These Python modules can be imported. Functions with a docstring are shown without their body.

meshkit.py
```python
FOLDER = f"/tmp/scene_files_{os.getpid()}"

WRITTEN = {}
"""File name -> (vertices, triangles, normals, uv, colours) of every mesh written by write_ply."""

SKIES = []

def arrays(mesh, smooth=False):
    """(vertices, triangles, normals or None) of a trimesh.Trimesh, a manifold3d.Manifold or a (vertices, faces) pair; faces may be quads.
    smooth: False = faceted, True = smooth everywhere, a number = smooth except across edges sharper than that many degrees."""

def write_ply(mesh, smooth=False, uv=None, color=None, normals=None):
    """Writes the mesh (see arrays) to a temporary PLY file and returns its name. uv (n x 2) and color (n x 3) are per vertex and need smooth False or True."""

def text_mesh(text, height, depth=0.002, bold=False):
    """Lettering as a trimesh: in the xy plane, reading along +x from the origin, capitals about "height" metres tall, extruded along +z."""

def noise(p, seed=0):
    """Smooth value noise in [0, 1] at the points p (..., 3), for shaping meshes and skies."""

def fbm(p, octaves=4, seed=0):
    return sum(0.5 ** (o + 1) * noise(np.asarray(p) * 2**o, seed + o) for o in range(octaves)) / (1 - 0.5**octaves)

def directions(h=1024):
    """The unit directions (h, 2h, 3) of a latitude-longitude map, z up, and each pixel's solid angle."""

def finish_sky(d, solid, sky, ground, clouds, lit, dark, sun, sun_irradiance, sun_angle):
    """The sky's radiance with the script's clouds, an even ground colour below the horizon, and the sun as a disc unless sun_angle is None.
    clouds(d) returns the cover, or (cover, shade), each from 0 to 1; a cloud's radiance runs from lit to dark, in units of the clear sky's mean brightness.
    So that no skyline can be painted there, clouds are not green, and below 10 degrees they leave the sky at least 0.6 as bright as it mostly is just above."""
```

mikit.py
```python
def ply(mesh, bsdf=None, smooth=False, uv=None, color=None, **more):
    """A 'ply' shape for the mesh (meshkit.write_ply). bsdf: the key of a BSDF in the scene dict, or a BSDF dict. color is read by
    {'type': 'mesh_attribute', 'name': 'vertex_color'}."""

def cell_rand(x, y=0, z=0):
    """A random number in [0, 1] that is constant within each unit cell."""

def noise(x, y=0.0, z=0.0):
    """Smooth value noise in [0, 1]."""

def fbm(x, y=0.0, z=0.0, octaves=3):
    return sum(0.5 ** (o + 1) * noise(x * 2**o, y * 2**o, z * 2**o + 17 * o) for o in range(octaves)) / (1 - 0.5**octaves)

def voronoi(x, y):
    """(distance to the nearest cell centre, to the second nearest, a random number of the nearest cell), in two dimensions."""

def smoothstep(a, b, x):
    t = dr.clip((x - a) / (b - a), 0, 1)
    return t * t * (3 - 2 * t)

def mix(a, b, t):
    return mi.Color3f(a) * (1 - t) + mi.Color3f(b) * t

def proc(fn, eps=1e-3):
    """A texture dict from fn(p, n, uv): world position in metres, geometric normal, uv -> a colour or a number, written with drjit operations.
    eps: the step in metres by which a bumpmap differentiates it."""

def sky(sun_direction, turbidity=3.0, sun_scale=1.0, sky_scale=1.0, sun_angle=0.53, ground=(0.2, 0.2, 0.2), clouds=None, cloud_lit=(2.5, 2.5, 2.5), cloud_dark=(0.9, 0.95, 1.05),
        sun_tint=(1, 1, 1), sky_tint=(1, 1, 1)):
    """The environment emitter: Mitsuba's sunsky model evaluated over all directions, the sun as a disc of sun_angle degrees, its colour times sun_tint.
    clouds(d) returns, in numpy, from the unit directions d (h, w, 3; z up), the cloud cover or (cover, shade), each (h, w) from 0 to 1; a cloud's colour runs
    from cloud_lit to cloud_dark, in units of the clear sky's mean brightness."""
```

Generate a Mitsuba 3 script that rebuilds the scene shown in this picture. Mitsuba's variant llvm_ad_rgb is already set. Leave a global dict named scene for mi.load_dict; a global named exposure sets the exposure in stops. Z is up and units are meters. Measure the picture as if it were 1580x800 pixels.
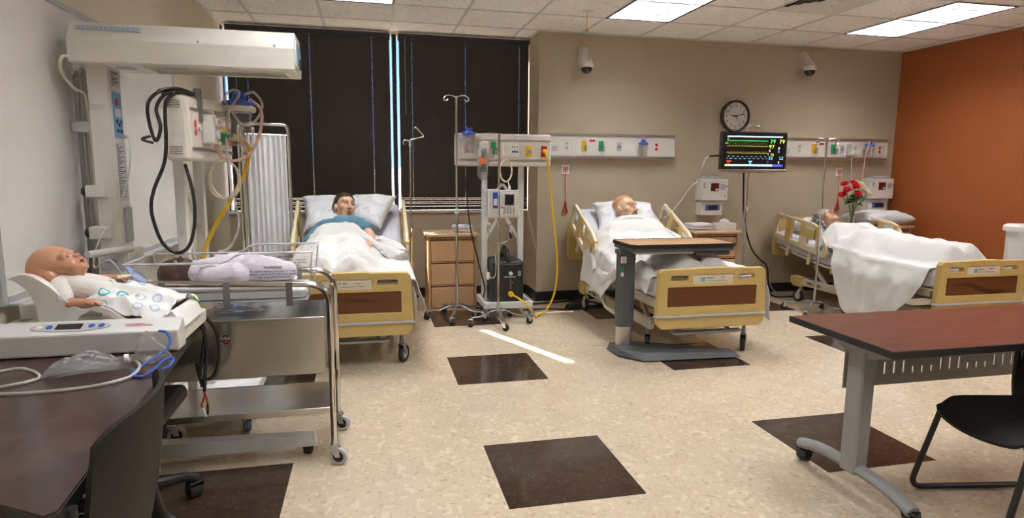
import math, random
import numpy as np, trimesh, manifold3d as m3, mitsuba as mi, drjit as dr, mikit, meshkit
from shapely.geometry import Polygon, Point, box as sbox
from shapely.ops import unary_union
from mikit import proc, noise, fbm, voronoi, cell_rand, smoothstep, mix

# ---------------------------------------------------------------- camera, sky, lights, exposure
TF = mi.ScalarTransform4f
YAW, PITCH, ROLL, EYE = .2248, .1432, .0083, 1.389
_f = np.array([math.sin(YAW)*math.cos(PITCH), math.cos(YAW)*math.cos(PITCH), -math.sin(PITCH)])
_r = np.array([math.cos(YAW), -math.sin(YAW), 0.]); _u = np.cross(_r, _f)
_up = -_r*math.sin(ROLL) + _u*math.cos(ROLL)
scene = {'type': 'scene'}
labels = {}
scene['camera'] = {'type': 'perspective', 'fov': math.degrees(2*math.atan(790/960)), 'fov_axis': 'x', 'near_clip': .05, 'far_clip': 200.,
                   'to_world': TF().look_at(origin=[0, 0, EYE], target=[float(v) for v in (np.array([0, 0, EYE])+_f)], up=[float(v) for v in _up])}
exposure = 0.6
SUN = np.array([-.45, 1., 1.0])
scene['sky'] = mikit.sky(SUN, turbidity=3.0, sun_scale=22., sky_scale=4., ground=(.25, .25, .25), sky_tint=(.55, .80, 1.35))
LAMP = [17.5, 17.5, 17.2]                      # radiance of the fluorescent panels above the louvres

# ---------------------------------------------------------------- helpers
_used = {}
def numbered(name):
    n = _used.get(name, -1) + 1; _used[name] = n
    return name if n == 0 else f'{name}_{n:03d}'
def put(key, mesh, mat, smooth=30, T=None, uv=None, color=None):
    d = mikit.ply(mesh, mat, smooth=smooth, uv=uv, color=color)
    if T is not None: d['to_world'] = T
    scene[key] = d
    return key
def tag(key, label=None, cat=None, group=None, kind=None):
    d = labels.setdefault(key, {})
    for k, v in (('label', label), ('category', cat), ('group', group), ('kind', kind)):
        if v: d[k] = v
def struct(name, mesh, mat, smooth=False, label=None):
    put(name, mesh, mat, smooth); tag(name, label, None, None, 'structure'); return name
class Thing:
    """One thing: its parts hang under its key; T places them."""
    def __init__(s, name, label, cat, group=None, at=(0, 0, 0), rz=0, T=None, kind=None):
        s.key = numbered(name); tag(s.key, label, cat, group, kind)
        s.T = T if T is not None else TF().translate([float(v) for v in at]).rotate([0, 0, 1], float(rz))
        s.ident = T is None and tuple(at) == (0, 0, 0) and rz == 0
        s.rec = []
    def part(s, name, mesh, mat, smooth=30, label=None, under=None, color=None, kind=None):
        base = (under or s.key) + '__' + name
        key = numbered(base)
        if isinstance(mesh, list): mesh = cat_(mesh)
        put(key, mesh, mat, smooth, None if s.ident else s.T, color=color)
        if label or kind: tag(key, label, None, None, kind)
        s.rec.append(key)
        return key
    def parts(s, name, meshes, mat, smooth=30, label=None, under=None):
        return [s.part(name, m, mat, smooth, label, under) for m in meshes]
    def copy(s, label, at=(0, 0, 0), rz=0, T=None, group=None, cat=None):
        root = s.key.rsplit('_', 1)[0] if s.key[-3:].isdigit() else s.key
        c = Thing(root, label, cat or labels[s.key]['category'], group or labels[s.key].get('group'), at, rz, T)
        for k in s.rec:
            nk = c.key + k[len(s.key):]
            scene[nk] = {**scene[k], 'to_world': c.T}; c.rec.append(nk)
            if k in labels: labels[nk] = dict(labels[k])
        return c
def one(name, mesh, mat, label, cat, group=None, smooth=30, T=None, kind=None, color=None):
    key = numbered(name)
    if isinstance(mesh, list): mesh = cat_(mesh)
    put(key, mesh, mat, smooth, T, color=color); tag(key, label, cat, group, kind); return key

def cat_(ms): return trimesh.util.concatenate([tm(m) for m in ms])
def tm(m):
    if hasattr(m, 'to_mesh'):
        q = m.to_mesh(); return trimesh.Trimesh(np.array(q.vert_properties[:, :3], float), np.array(q.tri_verts), process=False)
    return m
def mv(m, d): m = tm(m).copy(); m.apply_translation(d); return m
def rotm(ax, deg, c=(0, 0, 0)): return trimesh.transformations.rotation_matrix(math.radians(deg), ax, c)
def rot(m, ax, deg, c=(0, 0, 0)): m = tm(m).copy(); m.apply_transform(rotm(ax, deg, c)); return m
def hullpts(p): return trimesh.convex.convex_hull(np.asarray(p, float))
def bx(x0, x1, y0, y1, z0, z1, r=.003):
    c = np.array([(x0+x1)/2, (y0+y1)/2, (z0+z1)/2]); h = np.array([abs(x1-x0), abs(y1-y0), abs(z1-z0)])/2
    r = min(r, h.min()*.45); S = np.array([[a, b, d] for a in (-1, 1) for b in (-1, 1) for d in (-1, 1)], float)
    if r <= 0:
        m = trimesh.creation.box(2*h); m.apply_translation(c); return m
    return hullpts(np.vstack([S*(h-r*np.array(e))+c for e in ((1, 1, 0), (1, 0, 1), (0, 1, 1))]))
def rbx(x0, x1, y0, y1, z0, z1, r=.02, n=4):
    """box with round edges"""
    c = np.array([(x0+x1)/2, (y0+y1)/2, (z0+z1)/2]); h = np.array([abs(x1-x0), abs(y1-y0), abs(z1-z0)])/2; r = min(r, h.min()*.98)
    s = trimesh.creation.uv_sphere(r, count=[2*n, 4*n]).vertices
    return hullpts(np.vstack([s+c+(h-r)*np.array([a, b, d]) for a in (-1, 1) for b in (-1, 1) for d in (-1, 1)]))
def cr(P, n=8, closed=False):
    """Catmull-Rom through the points"""
    P = np.asarray(P, float)
    if closed: Q = np.vstack([P[-1], P, P[0], P[1]])
    else: Q = np.vstack([2*P[0]-P[1], P, 2*P[-1]-P[-2]])
    out = []
    for i in range(1, len(Q)-2):
        a, b, c, d = Q[i-1:i+3]
        for t in np.arange(n)/n:
            out.append(.5*((2*b)+(c-a)*t+(2*a-5*b+4*c-d)*t*t+(3*b-a-3*c+d)*t**3))
    if not closed: out.append(P[-1])
    return np.array(out)
def fillet(P, r, n=5, closed=False):
    """polyline with its corners rounded to about r"""
    P = np.asarray(P, float); out = []; N = len(P)
    for i in range(N):
        if not closed and i in (0, N-1): out.append(P[i]); continue
        a, b, c = P[i-1], P[i], P[(i+1) % N]; u, v = a-b, c-b; lu, lv = np.linalg.norm(u), np.linalg.norm(v)
        d = min(r, lu*.49, lv*.49); p, q = b+u/lu*d, b+v/lv*d
        for t in np.linspace(0, 1, n): out.append((1-t)**2*p+2*t*(1-t)*b+t*t*q)
    return np.array(out)
def tube(P, r, n=8, closed=False, caps=True, flat=None):
    """swept tube; r a number or one per point; flat=(a,b) an elliptic section a across, b along the up side"""
    P = np.asarray(P, float); N = len(P); r = np.broadcast_to(np.asarray(r, float), (N,))
    t = np.roll(P, -1, 0)-np.roll(P, 1, 0) if closed else np.gradient(P, axis=0)
    t /= np.linalg.norm(t, axis=1, keepdims=True)+1e-12
    a = np.cross(t[0], [0, 0, 1.] if abs(t[0][2]) < .9 else [1., 0, 0]); a /= np.linalg.norm(a); A = [a]
    for i in range(1, N):
        a = A[-1]-t[i]*(A[-1]@t[i]); A.append(a/(np.linalg.norm(a)+1e-12))
    A = np.array(A); B = np.cross(t, A); an = np.arange(n)*2*np.pi/n; fa, fb = flat or (1, 1)
    v = (P[:, None]+r[:, None, None]*(fa*np.cos(an)[None, :, None]*A[:, None]+fb*np.sin(an)[None, :, None]*B[:, None])).reshape(-1, 3)
    M = N if closed else N-1
    i, j = np.meshgrid(np.arange(M), np.arange(n), indexing='ij'); i2 = (i+1) % N; j2 = (j+1) % n
    q = np.stack([i*n+j, i*n+j2, i2*n+j2, i2*n+j], -1).reshape(-1, 4); f = np.vstack([q[:, [0, 1, 2]], q[:, [0, 2, 3]]])
    if caps and not closed:
        v = np.vstack([v, P[0], P[-1]]); k = np.arange(n)
        f = np.vstack([f, np.stack([(k+1) % n, k, k*0+N*n], 1), np.stack([(N-1)*n+k, (N-1)*n+(k+1) % n, k*0+N*n+1], 1)])
    return trimesh.Trimesh(v, f, process=False)
def bar(p, q, r, n=8): return tube([p, q], r, n)
def lathe(prof, n=20, axis=None, at=(0, 0, 0)):
    """prof: (radius, height) pairs from one end to the other, turned about z, then z laid along axis"""
    prof = np.asarray(prof, float); an = np.arange(n)*2*np.pi/n
    v = np.stack([prof[:, :1]*np.cos(an), prof[:, :1]*np.sin(an), np.repeat(prof[:, 1:], n, 1)], -1).reshape(-1, 3)
    i, j = np.meshgrid(np.arange(len(prof)-1), np.arange(n), indexing='ij'); j2 = (j+1) % n
    q = np.stack([i*n+j, i*n+j2, (i+1)*n+j2, (i+1)*n+j], -1).reshape(-1, 4)
    m = trimesh.Trimesh(v, np.vstack([q[:, [0, 1, 2]], q[:, [0, 2, 3]]]), process=False)
    if axis is not None: m.apply_transform(trimesh.geometry.align_vectors([0, 0, 1], axis))
    m.apply_translation(at); return m
def disc(r, h, c=.002, n=20, axis=None, at=(0, 0, 0)):
    return lathe([(0, 0), (r-c, 0), (r, c), (r, h-c), (r-c, h), (0, h)], n, axis, at)
def extr(poly, d, plane='xy', o=(0, 0, 0), ch=0):
    """polygon (shapely or points) extruded by d along the plane's normal, from o; ch rounds the edges"""
    if not hasattr(poly, 'exterior'): poly = Polygon(poly)
    if ch:
        p = poly.buffer(-ch); c = m3.CrossSection([np.array(g.coords)[:-1] for g in [p.exterior, *p.interiors]], m3.FillRule.EvenOdd)
        m = tm(c.extrude(d-2*ch).translate([0, 0, ch]).minkowski_sum(m3.Manifold.sphere(ch, 8)))
    else: m = trimesh.creation.extrude_polygon(poly, d, engine='earcut')
    if plane == 'xz': m.vertices = np.stack([m.vertices[:, 0], -m.vertices[:, 2], m.vertices[:, 1]], 1)      # normal -y (towards the camera)
    elif plane == 'yz': m.vertices = np.stack([m.vertices[:, 2], m.vertices[:, 0], m.vertices[:, 1]], 1)      # normal +x
    m.apply_translation(o); return m
def rrect(x0, y0, x1, y1, r=.01, q=4): return sbox(x0+r, y0+r, x1-r, y1-r).buffer(r, quad_segs=q)
def grid(X, closed_thick=0):
    """surface from an array of points (n, m, 3); with thickness it becomes a closed solid"""
    X = np.asarray(X, float); n, m = X.shape[:2]
    i, j = np.meshgrid(np.arange(n-1), np.arange(m-1), indexing='ij')
    q = np.stack([i*m+j, (i+1)*m+j, (i+1)*m+j+1, i*m+j+1], -1).reshape(-1, 4); f = np.vstack([q[:, [0, 1, 2]], q[:, [0, 2, 3]]])
    v = X.reshape(-1, 3)
    if not closed_thick: return trimesh.Trimesh(v, f, process=False)
    g = trimesh.Trimesh(v, f, process=False); nn = np.zeros_like(v); fn = np.cross(v[f[:, 1]]-v[f[:, 0]], v[f[:, 2]]-v[f[:, 0]])
    for k in range(3): np.add.at(nn, f[:, k], fn)
    nn /= np.linalg.norm(nn, axis=1, keepdims=True)+1e-12
    w = v-nn*closed_thick; L = n*m
    rim = np.concatenate([np.arange(m-1), np.arange(n-1)*m+m-1, np.arange(m-1)[::-1]+1+(n-1)*m, (np.arange(n-1)[::-1]+1)*m]); r2 = np.roll(rim, -1)
    return trimesh.Trimesh(np.vstack([v, w]), np.vstack([f, f[:, ::-1]+L, np.stack([rim, rim+L, r2], 1), np.stack([r2, rim+L, r2+L], 1)]), process=False)
def limbs(bones, edge=.006, it=10, lam=.5):
    """one smooth body from bones [(p, rp, q, rq), ...]"""
    parts = []
    for p, a, q, b in bones:
        s = [m3.Manifold.sphere(a, 16).translate(list(map(float, p))), m3.Manifold.sphere(b, 16).translate(list(map(float, q)))]
        parts.append(m3.Manifold.batch_hull(s))
    m = m3.Manifold.batch_boolean(parts, m3.OpType.Add).refine_to_length(edge); t = tm(m); t.merge_vertices()
    trimesh.smoothing.filter_taubin(t, lamb=lam, nu=lam+.03, iterations=it); return t
def text(s, h, o, plane='xz', depth=.0006, bold=True, center=True):
    m = meshkit.text_mesh(s, h, depth, bold); w = m.bounds
    if center: m.apply_translation([-(w[0][0]+w[1][0])/2, 0, 0])
    v = m.vertices
    if plane == 'xz': m.vertices = np.stack([v[:, 0], -v[:, 2], v[:, 1]], 1)
    elif plane == 'yz': m.vertices = np.stack([v[:, 2], v[:, 0], v[:, 1]], 1)
    elif plane == 'yz-': m.vertices = np.stack([-v[:, 2], -v[:, 0], v[:, 1]], 1)
    m.apply_translation(o); return m
def sm(a, b, k):
    h = np.clip(.5+.5*(b-a)/k, 0, 1); return b*(1-h)+a*h-k*h*(1-h)
def sst(a, b, x):
    t = np.clip((x-a)/(b-a), 0, 1); return t*t*(3-2*t)

# ---------------------------------------------------------------- materials
def mat(name, color, rough=.5, metallic=0., spec=.5, two=True, bump=None, **kw):
    c = color if isinstance(color, dict) else {'type': 'rgb', 'value': list(map(float, color))}
    b = {'type': 'principled', 'base_color': c, 'roughness': rough, 'metallic': float(metallic), 'specular': float(spec), **kw}
    if bump: b = {'type': 'bumpmap', 'arbitrary': {**proc(bump[0], bump[2] if len(bump) > 2 else 1e-3)}, 'scale': bump[1], 'bsdf': b}
    scene[name] = {'type': 'twosided', 'bsdf': b} if two else b
def pr(fn, eps=1e-3): return proc(fn, eps)
def f_floor(p, n, uv):
    a = fbm(p.x*9, p.y*9, 0, 2); s1 = noise(p.x*75, p.y*75, 3.); s2 = noise(p.x*48+40, p.y*48, 9.); s3 = noise(p.x*140, p.y*140, 5.)
    c = mix((.49, .405, .30), (.55, .46, .345), a)
    c = mix(c, (.30, .215, .13), smoothstep(.76, .86, s1)*.40)
    c = mix(c, (.70, .62, .50), smoothstep(.70, .82, s2)*.35)
    return mix(c, (.40, .31, .20), smoothstep(.78, .88, s3)*.3)
def f_dark(p, n, uv):
    s = fbm(p.x*30, p.y*30, 0, 3); s1 = noise(p.x*110, p.y*110, 3.)
    c = mix((.030, .017, .012), (.048, .028, .020), s)
    return mix(c, (.10, .065, .05), smoothstep(.80, .90, s1)*.5)
def f_ceil(p, n, uv):
    s = noise(p.x*95, p.y*95, 1.); t = noise(p.x*160+9, p.y*120, 4.); a = fbm(p.x*3, p.y*3, 0, 2)
    c = mix((.84, .835, .82), (.90, .895, .88), a)
    return mix(c, (.45, .43, .41), dr.maximum(smoothstep(.80, .88, s), smoothstep(.84, .90, t))*.75)
def f_wall(c0, c1):
    def f(p, n, uv): return mix(c0, c1, fbm(p.x*1.5+p.y*1.5, p.z*1.5, 2., 3))
    return f
def f_wood(c0, c1, c2, ax=0, sc=1.):
    def f(p, n, uv):
        u, v, w = (p.x, p.z, p.y) if ax == 0 else (p.z, p.x, p.y)
        g = fbm(u*3*sc, v*55*sc, w*8, 3); r = noise(u*1.6*sc+.4*noise(v*9, w*3, 1.), v*(26*sc)+2.5*noise(u*3*sc, v*6, 2.), w*4)
        return mix(mix(c0, c1, g), c2, smoothstep(.58, .85, r)*.7)
    return f
def b_wall(p, n, uv): return fbm(p.x*160+p.y*160, p.z*160, 0., 2)
mat('m_floor', pr(f_floor), .17, spec=.5)
mat('m_dark_tile', pr(f_dark), .10, spec=.55)
mat('m_ceiling', pr(f_ceil), .9, spec=.2)
mat('m_tbar', (.62, .62, .62), .45)
mat('m_beige', pr(f_wall((.43, .36, .265), (.45, .38, .28))), .62, spec=.35)
mat('m_cream', pr(f_wall((.66, .62, .50), (.68, .64, .52))), .6, spec=.35)
mat('m_orange', pr(f_wall((.31, .083, .023), (.335, .092, .026))), .55, spec=.35)
mat('m_trim', (.012, .011, .010), .35)
mat('m_frame', (.012, .016, .028), .35, spec=.5)
mat('m_blind', (.028, .022, .019), .5)
scene['m_pane'] = {'type': 'thindielectric', 'int_ior': 1.5}
mat('m_white_metal', (.74, .75, .76), .35, spec=.5)
mat('m_whiteboard', (.88, .88, .875), .18, spec=.5)
mat('m_alu', (.55, .55, .56), .35, metallic=1.)
mat('m_chrome', (.72, .71, .69), .14, metallic=1.)
mat('m_steel', (.58, .57, .55), .24, metallic=1.)
mat('m_iron', (.22, .22, .23), .38, metallic=.8)
mat('m_louvre', (.24, .255, .28), .4, spec=.4)
mat('m_ivory', (.71, .695, .65), .42)
mat('m_offwhite', (.74, .73, .70), .38)
mat('m_putty', (.66, .62, .50), .42)
mat('m_grey', (.42, .43, .44), .45)
mat('m_midgrey', (.25, .255, .26), .45)
mat('m_black', (.012, .012, .013), .4)
mat('m_pole', (.42, .42, .42), .4, metallic=.6)
mat('m_rubber', (.018, .018, .019), .6)
mat('m_bed', (.55, .395, .145), .42)
mat('m_bed_cream', (.66, .58, .42), .42)
mat('m_bedframe', (.52, .47, .36), .45)
mat('m_blue', (.03, .10, .45), .35)
mat('m_paleblue', (.15, .33, .55), .4)
mat('m_red', (.45, .02, .015), .35)
mat('m_yellow', (.75, .48, .02), .4)
mat('m_green', (.02, .25, .10), .4)
mat('m_orange_label', (.95, .22, .05), .5)
mat('m_lightgrey', (.60, .61, .62), .45)
mat('m_ink', (.03, .03, .04), .6)
mat('m_blue_ink', (.05, .12, .35), .5)
mat('m_red_ink', (.65, .10, .08), .5)
scene['m_clear'] = {'type': 'thindielectric', 'int_ior': 1.49}
# ---------------------------------------------------------------- the room
XL, XR, YW, YB, YF, H = -1.38, 6.05, 6.72, 6.28, -3.2, 2.766
XC = 1.70                                    # left face of the beige wall's pilaster
G0X, G0Y, GS = .2402, 6.8832, .6337          # ceiling grid
struct('floor', bx(XL-.2, XR+.2, YF-.2, YW+.3, -.12, 0, 0), 'm_floor', label='cream speckled vinyl tile floor with dark brown squares')
TX0, TY0, TD, TS = .5316, 3.8558, 1.524, .6096
_dt = bx(0, TS, 0, TS, 0, .0008, .0003); _d = mikit.ply(_dt, 'm_dark_tile')
for j in range(-4, 2):
    for i in range(-1, 4):
        x, y = TX0+i*TD, TY0+j*TD
        if x > XR-.6 or y < YF or (i == 3 and j == 1): continue
        k = numbered('floor__dark_tile'); scene[k] = {**_d, 'to_world': TF().translate([x, y, 0.])}
# walls
struct('wall_left', bx(XL-.15, XL, YF-.1, YW+.2, 0, H+.2, 0), 'm_cream', label='cream painted left wall')
struct('wall_right', bx(XR, XR+.15, YF-.1, YB+.1, 0, H+.2, 0), 'm_orange', label='burnt orange accent wall')
struct('wall_behind', bx(XL-.1, XR+.1, YF-.15, YF, 0, H+.2, 0), 'm_cream')
struct('wall_back', cat_([bx(XC, XR+.15, YB, YW+.2, 0, H+.2, 0)]), 'm_beige', label='beige wall behind the beds')
SILL = .95
struct('wall_window', cat_([bx(XL-.15, XC+.01, YW, YW+.2, 0, SILL, 0), bx(XL-.15, XC+.01, YW, YW+.2, 2.755, H+.2, 0)]), 'm_beige', label='beige wall below the windows')
struct('baseboard_back', bx(XC-.012, XR, YB-.012, YB+.01, 0, .105, .004), 'm_trim', label='black vinyl baseboard')
struct('baseboard_side', bx(XC-.012, XC+.01, YB, YW, 0, .105, .004), 'm_trim')
struct('baseboard_window', bx(XL, XC, YW-.012, YW+.01, 0, .105, .004), 'm_trim')
struct('baseboard_left', bx(XL-.01, XL+.012, YF, YW, 0, .105, .004), 'm_trim')
struct('baseboard_right', bx(XR-.012, XR+.01, YF, YB, 0, .105, .004), 'm_trim')
struct('trim_1', bx(XL, XC, YW-.03, YW+.02, SILL-.03, SILL, .006), 'm_offwhite', label='pale window sill')
struct('trim_2', cat_([bx(XC, XR, YB-.022, YB, H-.006, H+.004, .001), bx(XL, XC, YW-.022, YW, H-.006, H+.004, .001), bx(XL, XL+.022, YF, YW, H-.006, H+.004, .001),
                       bx(XR-.022, XR, YF, YB, H-.006, H+.004, .001), bx(XC-.022, XC, YB-.022, YW, H-.006, H+.004, .001)]), 'm_tbar', label='wall angle around the ceiling')
# windows
MX = .280
for wi, (x0, x1) in enumerate(((XL, MX), (MX, XC)), 1):
    w = struct(f'window_{wi}', cat_([bx(x0, x0+(.012 if wi == 1 else .022), YW+.05, YW+.12, SILL, 2.755, .004), bx(x1-(.022 if wi == 1 else .03), x1, YW+.05, YW+.12, SILL, 2.755, .004),
         bx(x0+.04, x1-.04, YW+.05, YW+.12, SILL, SILL+.012, .004), bx(x0+.04, x1-.04, YW+.05, YW+.12, 2.70, 2.755, .004)]), 'm_frame', label='dark aluminium window frame')
    put(w+'__pane', trimesh.Trimesh([[x0+.04, YW+.085, SILL+.012], [x1-.04, YW+.085, SILL+.012], [x1-.04, YW+.085, 2.70], [x0+.04, YW+.085, 2.70]], [[0, 1, 2], [0, 2, 3]]), 'm_pane', False)
# blinds
def blind(x0, x1, holes, wand, label):
    t = Thing('window_blind', label, 'blind', 'dark window blinds')
    yb, zt, zb, n = YW-.035, 2.70, .978, 79
    t.part('headrail', bx(x0, x1, yb-.028, yb+.028, zt, zt+.045, .003), 'm_frame', label='dark blue grey head rail')
    ms = []; sp = (zt-zb-.02)/n
    for k in range(n):
        z = zt-.012-k*sp; op = k in (n-2, n-4)
        a = math.radians(40 if op else 76); w = .0125
        segs = []; xs = x0
        for hx in sorted(holes)+[None]:
            xe = x1 if hx is None else hx-.0035
            segs.append((xs, xe, -1., 1.))
            if hx is not None: segs.append((xe, xe+.007, -.72, .72)); xs = xe+.007
        for (xa, xb, ta, tb) in segs:
            tt = np.linspace(ta, tb, 4); yy = yb+np.cos(a)*w*tt; zz = z+np.sin(a)*w*tt*-1+.0016*(1-tt*tt)
            ms.append(grid(np.stack([np.stack([np.full(4, xa), yy, zz], 1), np.stack([np.full(4, xb), yy, zz], 1)]), .0006))
    t.part('slats', ms, 'm_blind', 20, kind='stuff')
    t.part('bottom_rail', bx(x0, x1, yb-.014, yb+.014, zb-.022, zb+.014, .003), 'm_blind')
    for hx in holes:
        t.part('ladder_cord', bar((hx, yb-.016, zb-.01), (hx, yb-.016, zt), .0008, 5), 'm_blind')
    t.part('wand', bar((wand, yb-.03, zt-.75), (wand, yb-.03, zt), .004, 6), 'm_midgrey', label='thin tilt wand')
    return t
blind(-1.318, .230, [-1.135, -.55, .054], -1.235, 'dark brown slat blind covering the left window behind the patient by the privacy screen')
blind(.325, 1.692, [.455, 1.01, 1.589], .385, 'dark brown slat blind covering the right window beside the beige pilaster')
# ceiling
cx = [XL]+[G0X+i*GS for i in range(-2, 10) if G0X+i*GS < XR-.02]+[XR]
cy = [YF]+[G0Y-j*GS for j in range(15, 0, -1) if G0Y-j*GS > YF+.02]+[YW]
lamps = {(c, r) for c in (-1, 3, 7) for r in (2, 3, 6, 7, 10, 11, 14, 15)}
struct('ceiling', bx(XL-.1, XR+.1, YF-.1, YW+.2, H+.20, H+.24, 0), 'm_ceiling', label='suspended ceiling of speckled white tiles')
_cache = {}
for a in range(len(cx)-1):
    for b in range(len(cy)-1):
        x0, x1, y0, y1 = cx[a], cx[a+1], cy[b], cy[b+1]
        ci, rj = round((x0-G0X)/GS) if a else -3, round((G0Y-y1)/GS) if b < len(cy)-2 else 0
        if (ci, rj) in lamps or (ci, rj) == (5, 3): continue
        y2 = y1
        if x0 >= XC-.1 and y1 > YB: y2 = YB
        if y2-y0 < .03: continue
        key = (round(x1-x0, 3), round(y2-y0, 3))
        if key not in _cache: _cache[key] = mikit.ply(bx(.003, key[0]-.003, .003, key[1]-.003, .004, .02, .0015), 'm_ceiling')
        k = numbered('ceiling__tile'); scene[k] = {**_cache[key], 'to_world': TF().translate([x0, y0, H])}
for x in cx[1:-1]: put(numbered('ceiling__grid_bar'), bx(x-.012, x+.012, YF, YW if x < XC else YB, H-.001, H+.010, .001), 'm_tbar', False)
for y in cy[1:-1]:
    if y < YB or True: put(numbered('ceiling__grid_bar'), bx(XL, XR if y < YB else XC, y-.012, y+.012, H-.0012, H+.010, .001), 'm_tbar', False)
# troffers
def louvre(L, W, nx, ny, d):
    ms = []
    def blade(p, q, along):
        e = .014
        if along == 'y': pts = [(p[0]+s*w, y, z) for s in (-1, 1) for y in (p[1], q[1]) for w, z in ((e, d), (.0015, 0))]
        else: pts = [(x, p[1]+s*w, z) for s in (-1, 1) for x in (p[0], q[0]) for w, z in ((e, d), (.0015, 0))]
        return hullpts(pts)
    for i in range(1, nx): ms.append(blade((W*i/nx, 0), (W*i/nx, L), 'y'))
    for j in range(1, ny): ms.append(blade((0, L*j/ny), (W, L*j/ny), 'x'))
    return cat_(ms)
_W, _L, _D = GS-.03, 2*GS-.03, .10
_lv = louvre(_L, _W, 3, 6, _D)
_hs = cat_([bx(-.012, 0, -.012, _L+.012, -.002, _D+.06, 0), bx(_W, _W+.012, -.012, _L+.012, -.002, _D+.06, 0), bx(0, _W, -.012, 0, -.002, _D+.06, 0), bx(0, _W, _L, _L+.012, -.002, _D+.06, 0)])
_hb = bx(-.012, _W+.012, -.012, _L+.012, _D+.045, _D+.06, 0)
names = {(-1, 2): 'fluorescent ceiling light above the blinds, cut by the top edge', (3, 2): 'fluorescent ceiling light in front of the left dome camera', (7, 2): 'fluorescent ceiling light near the orange wall'}
_pl = {}
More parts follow.
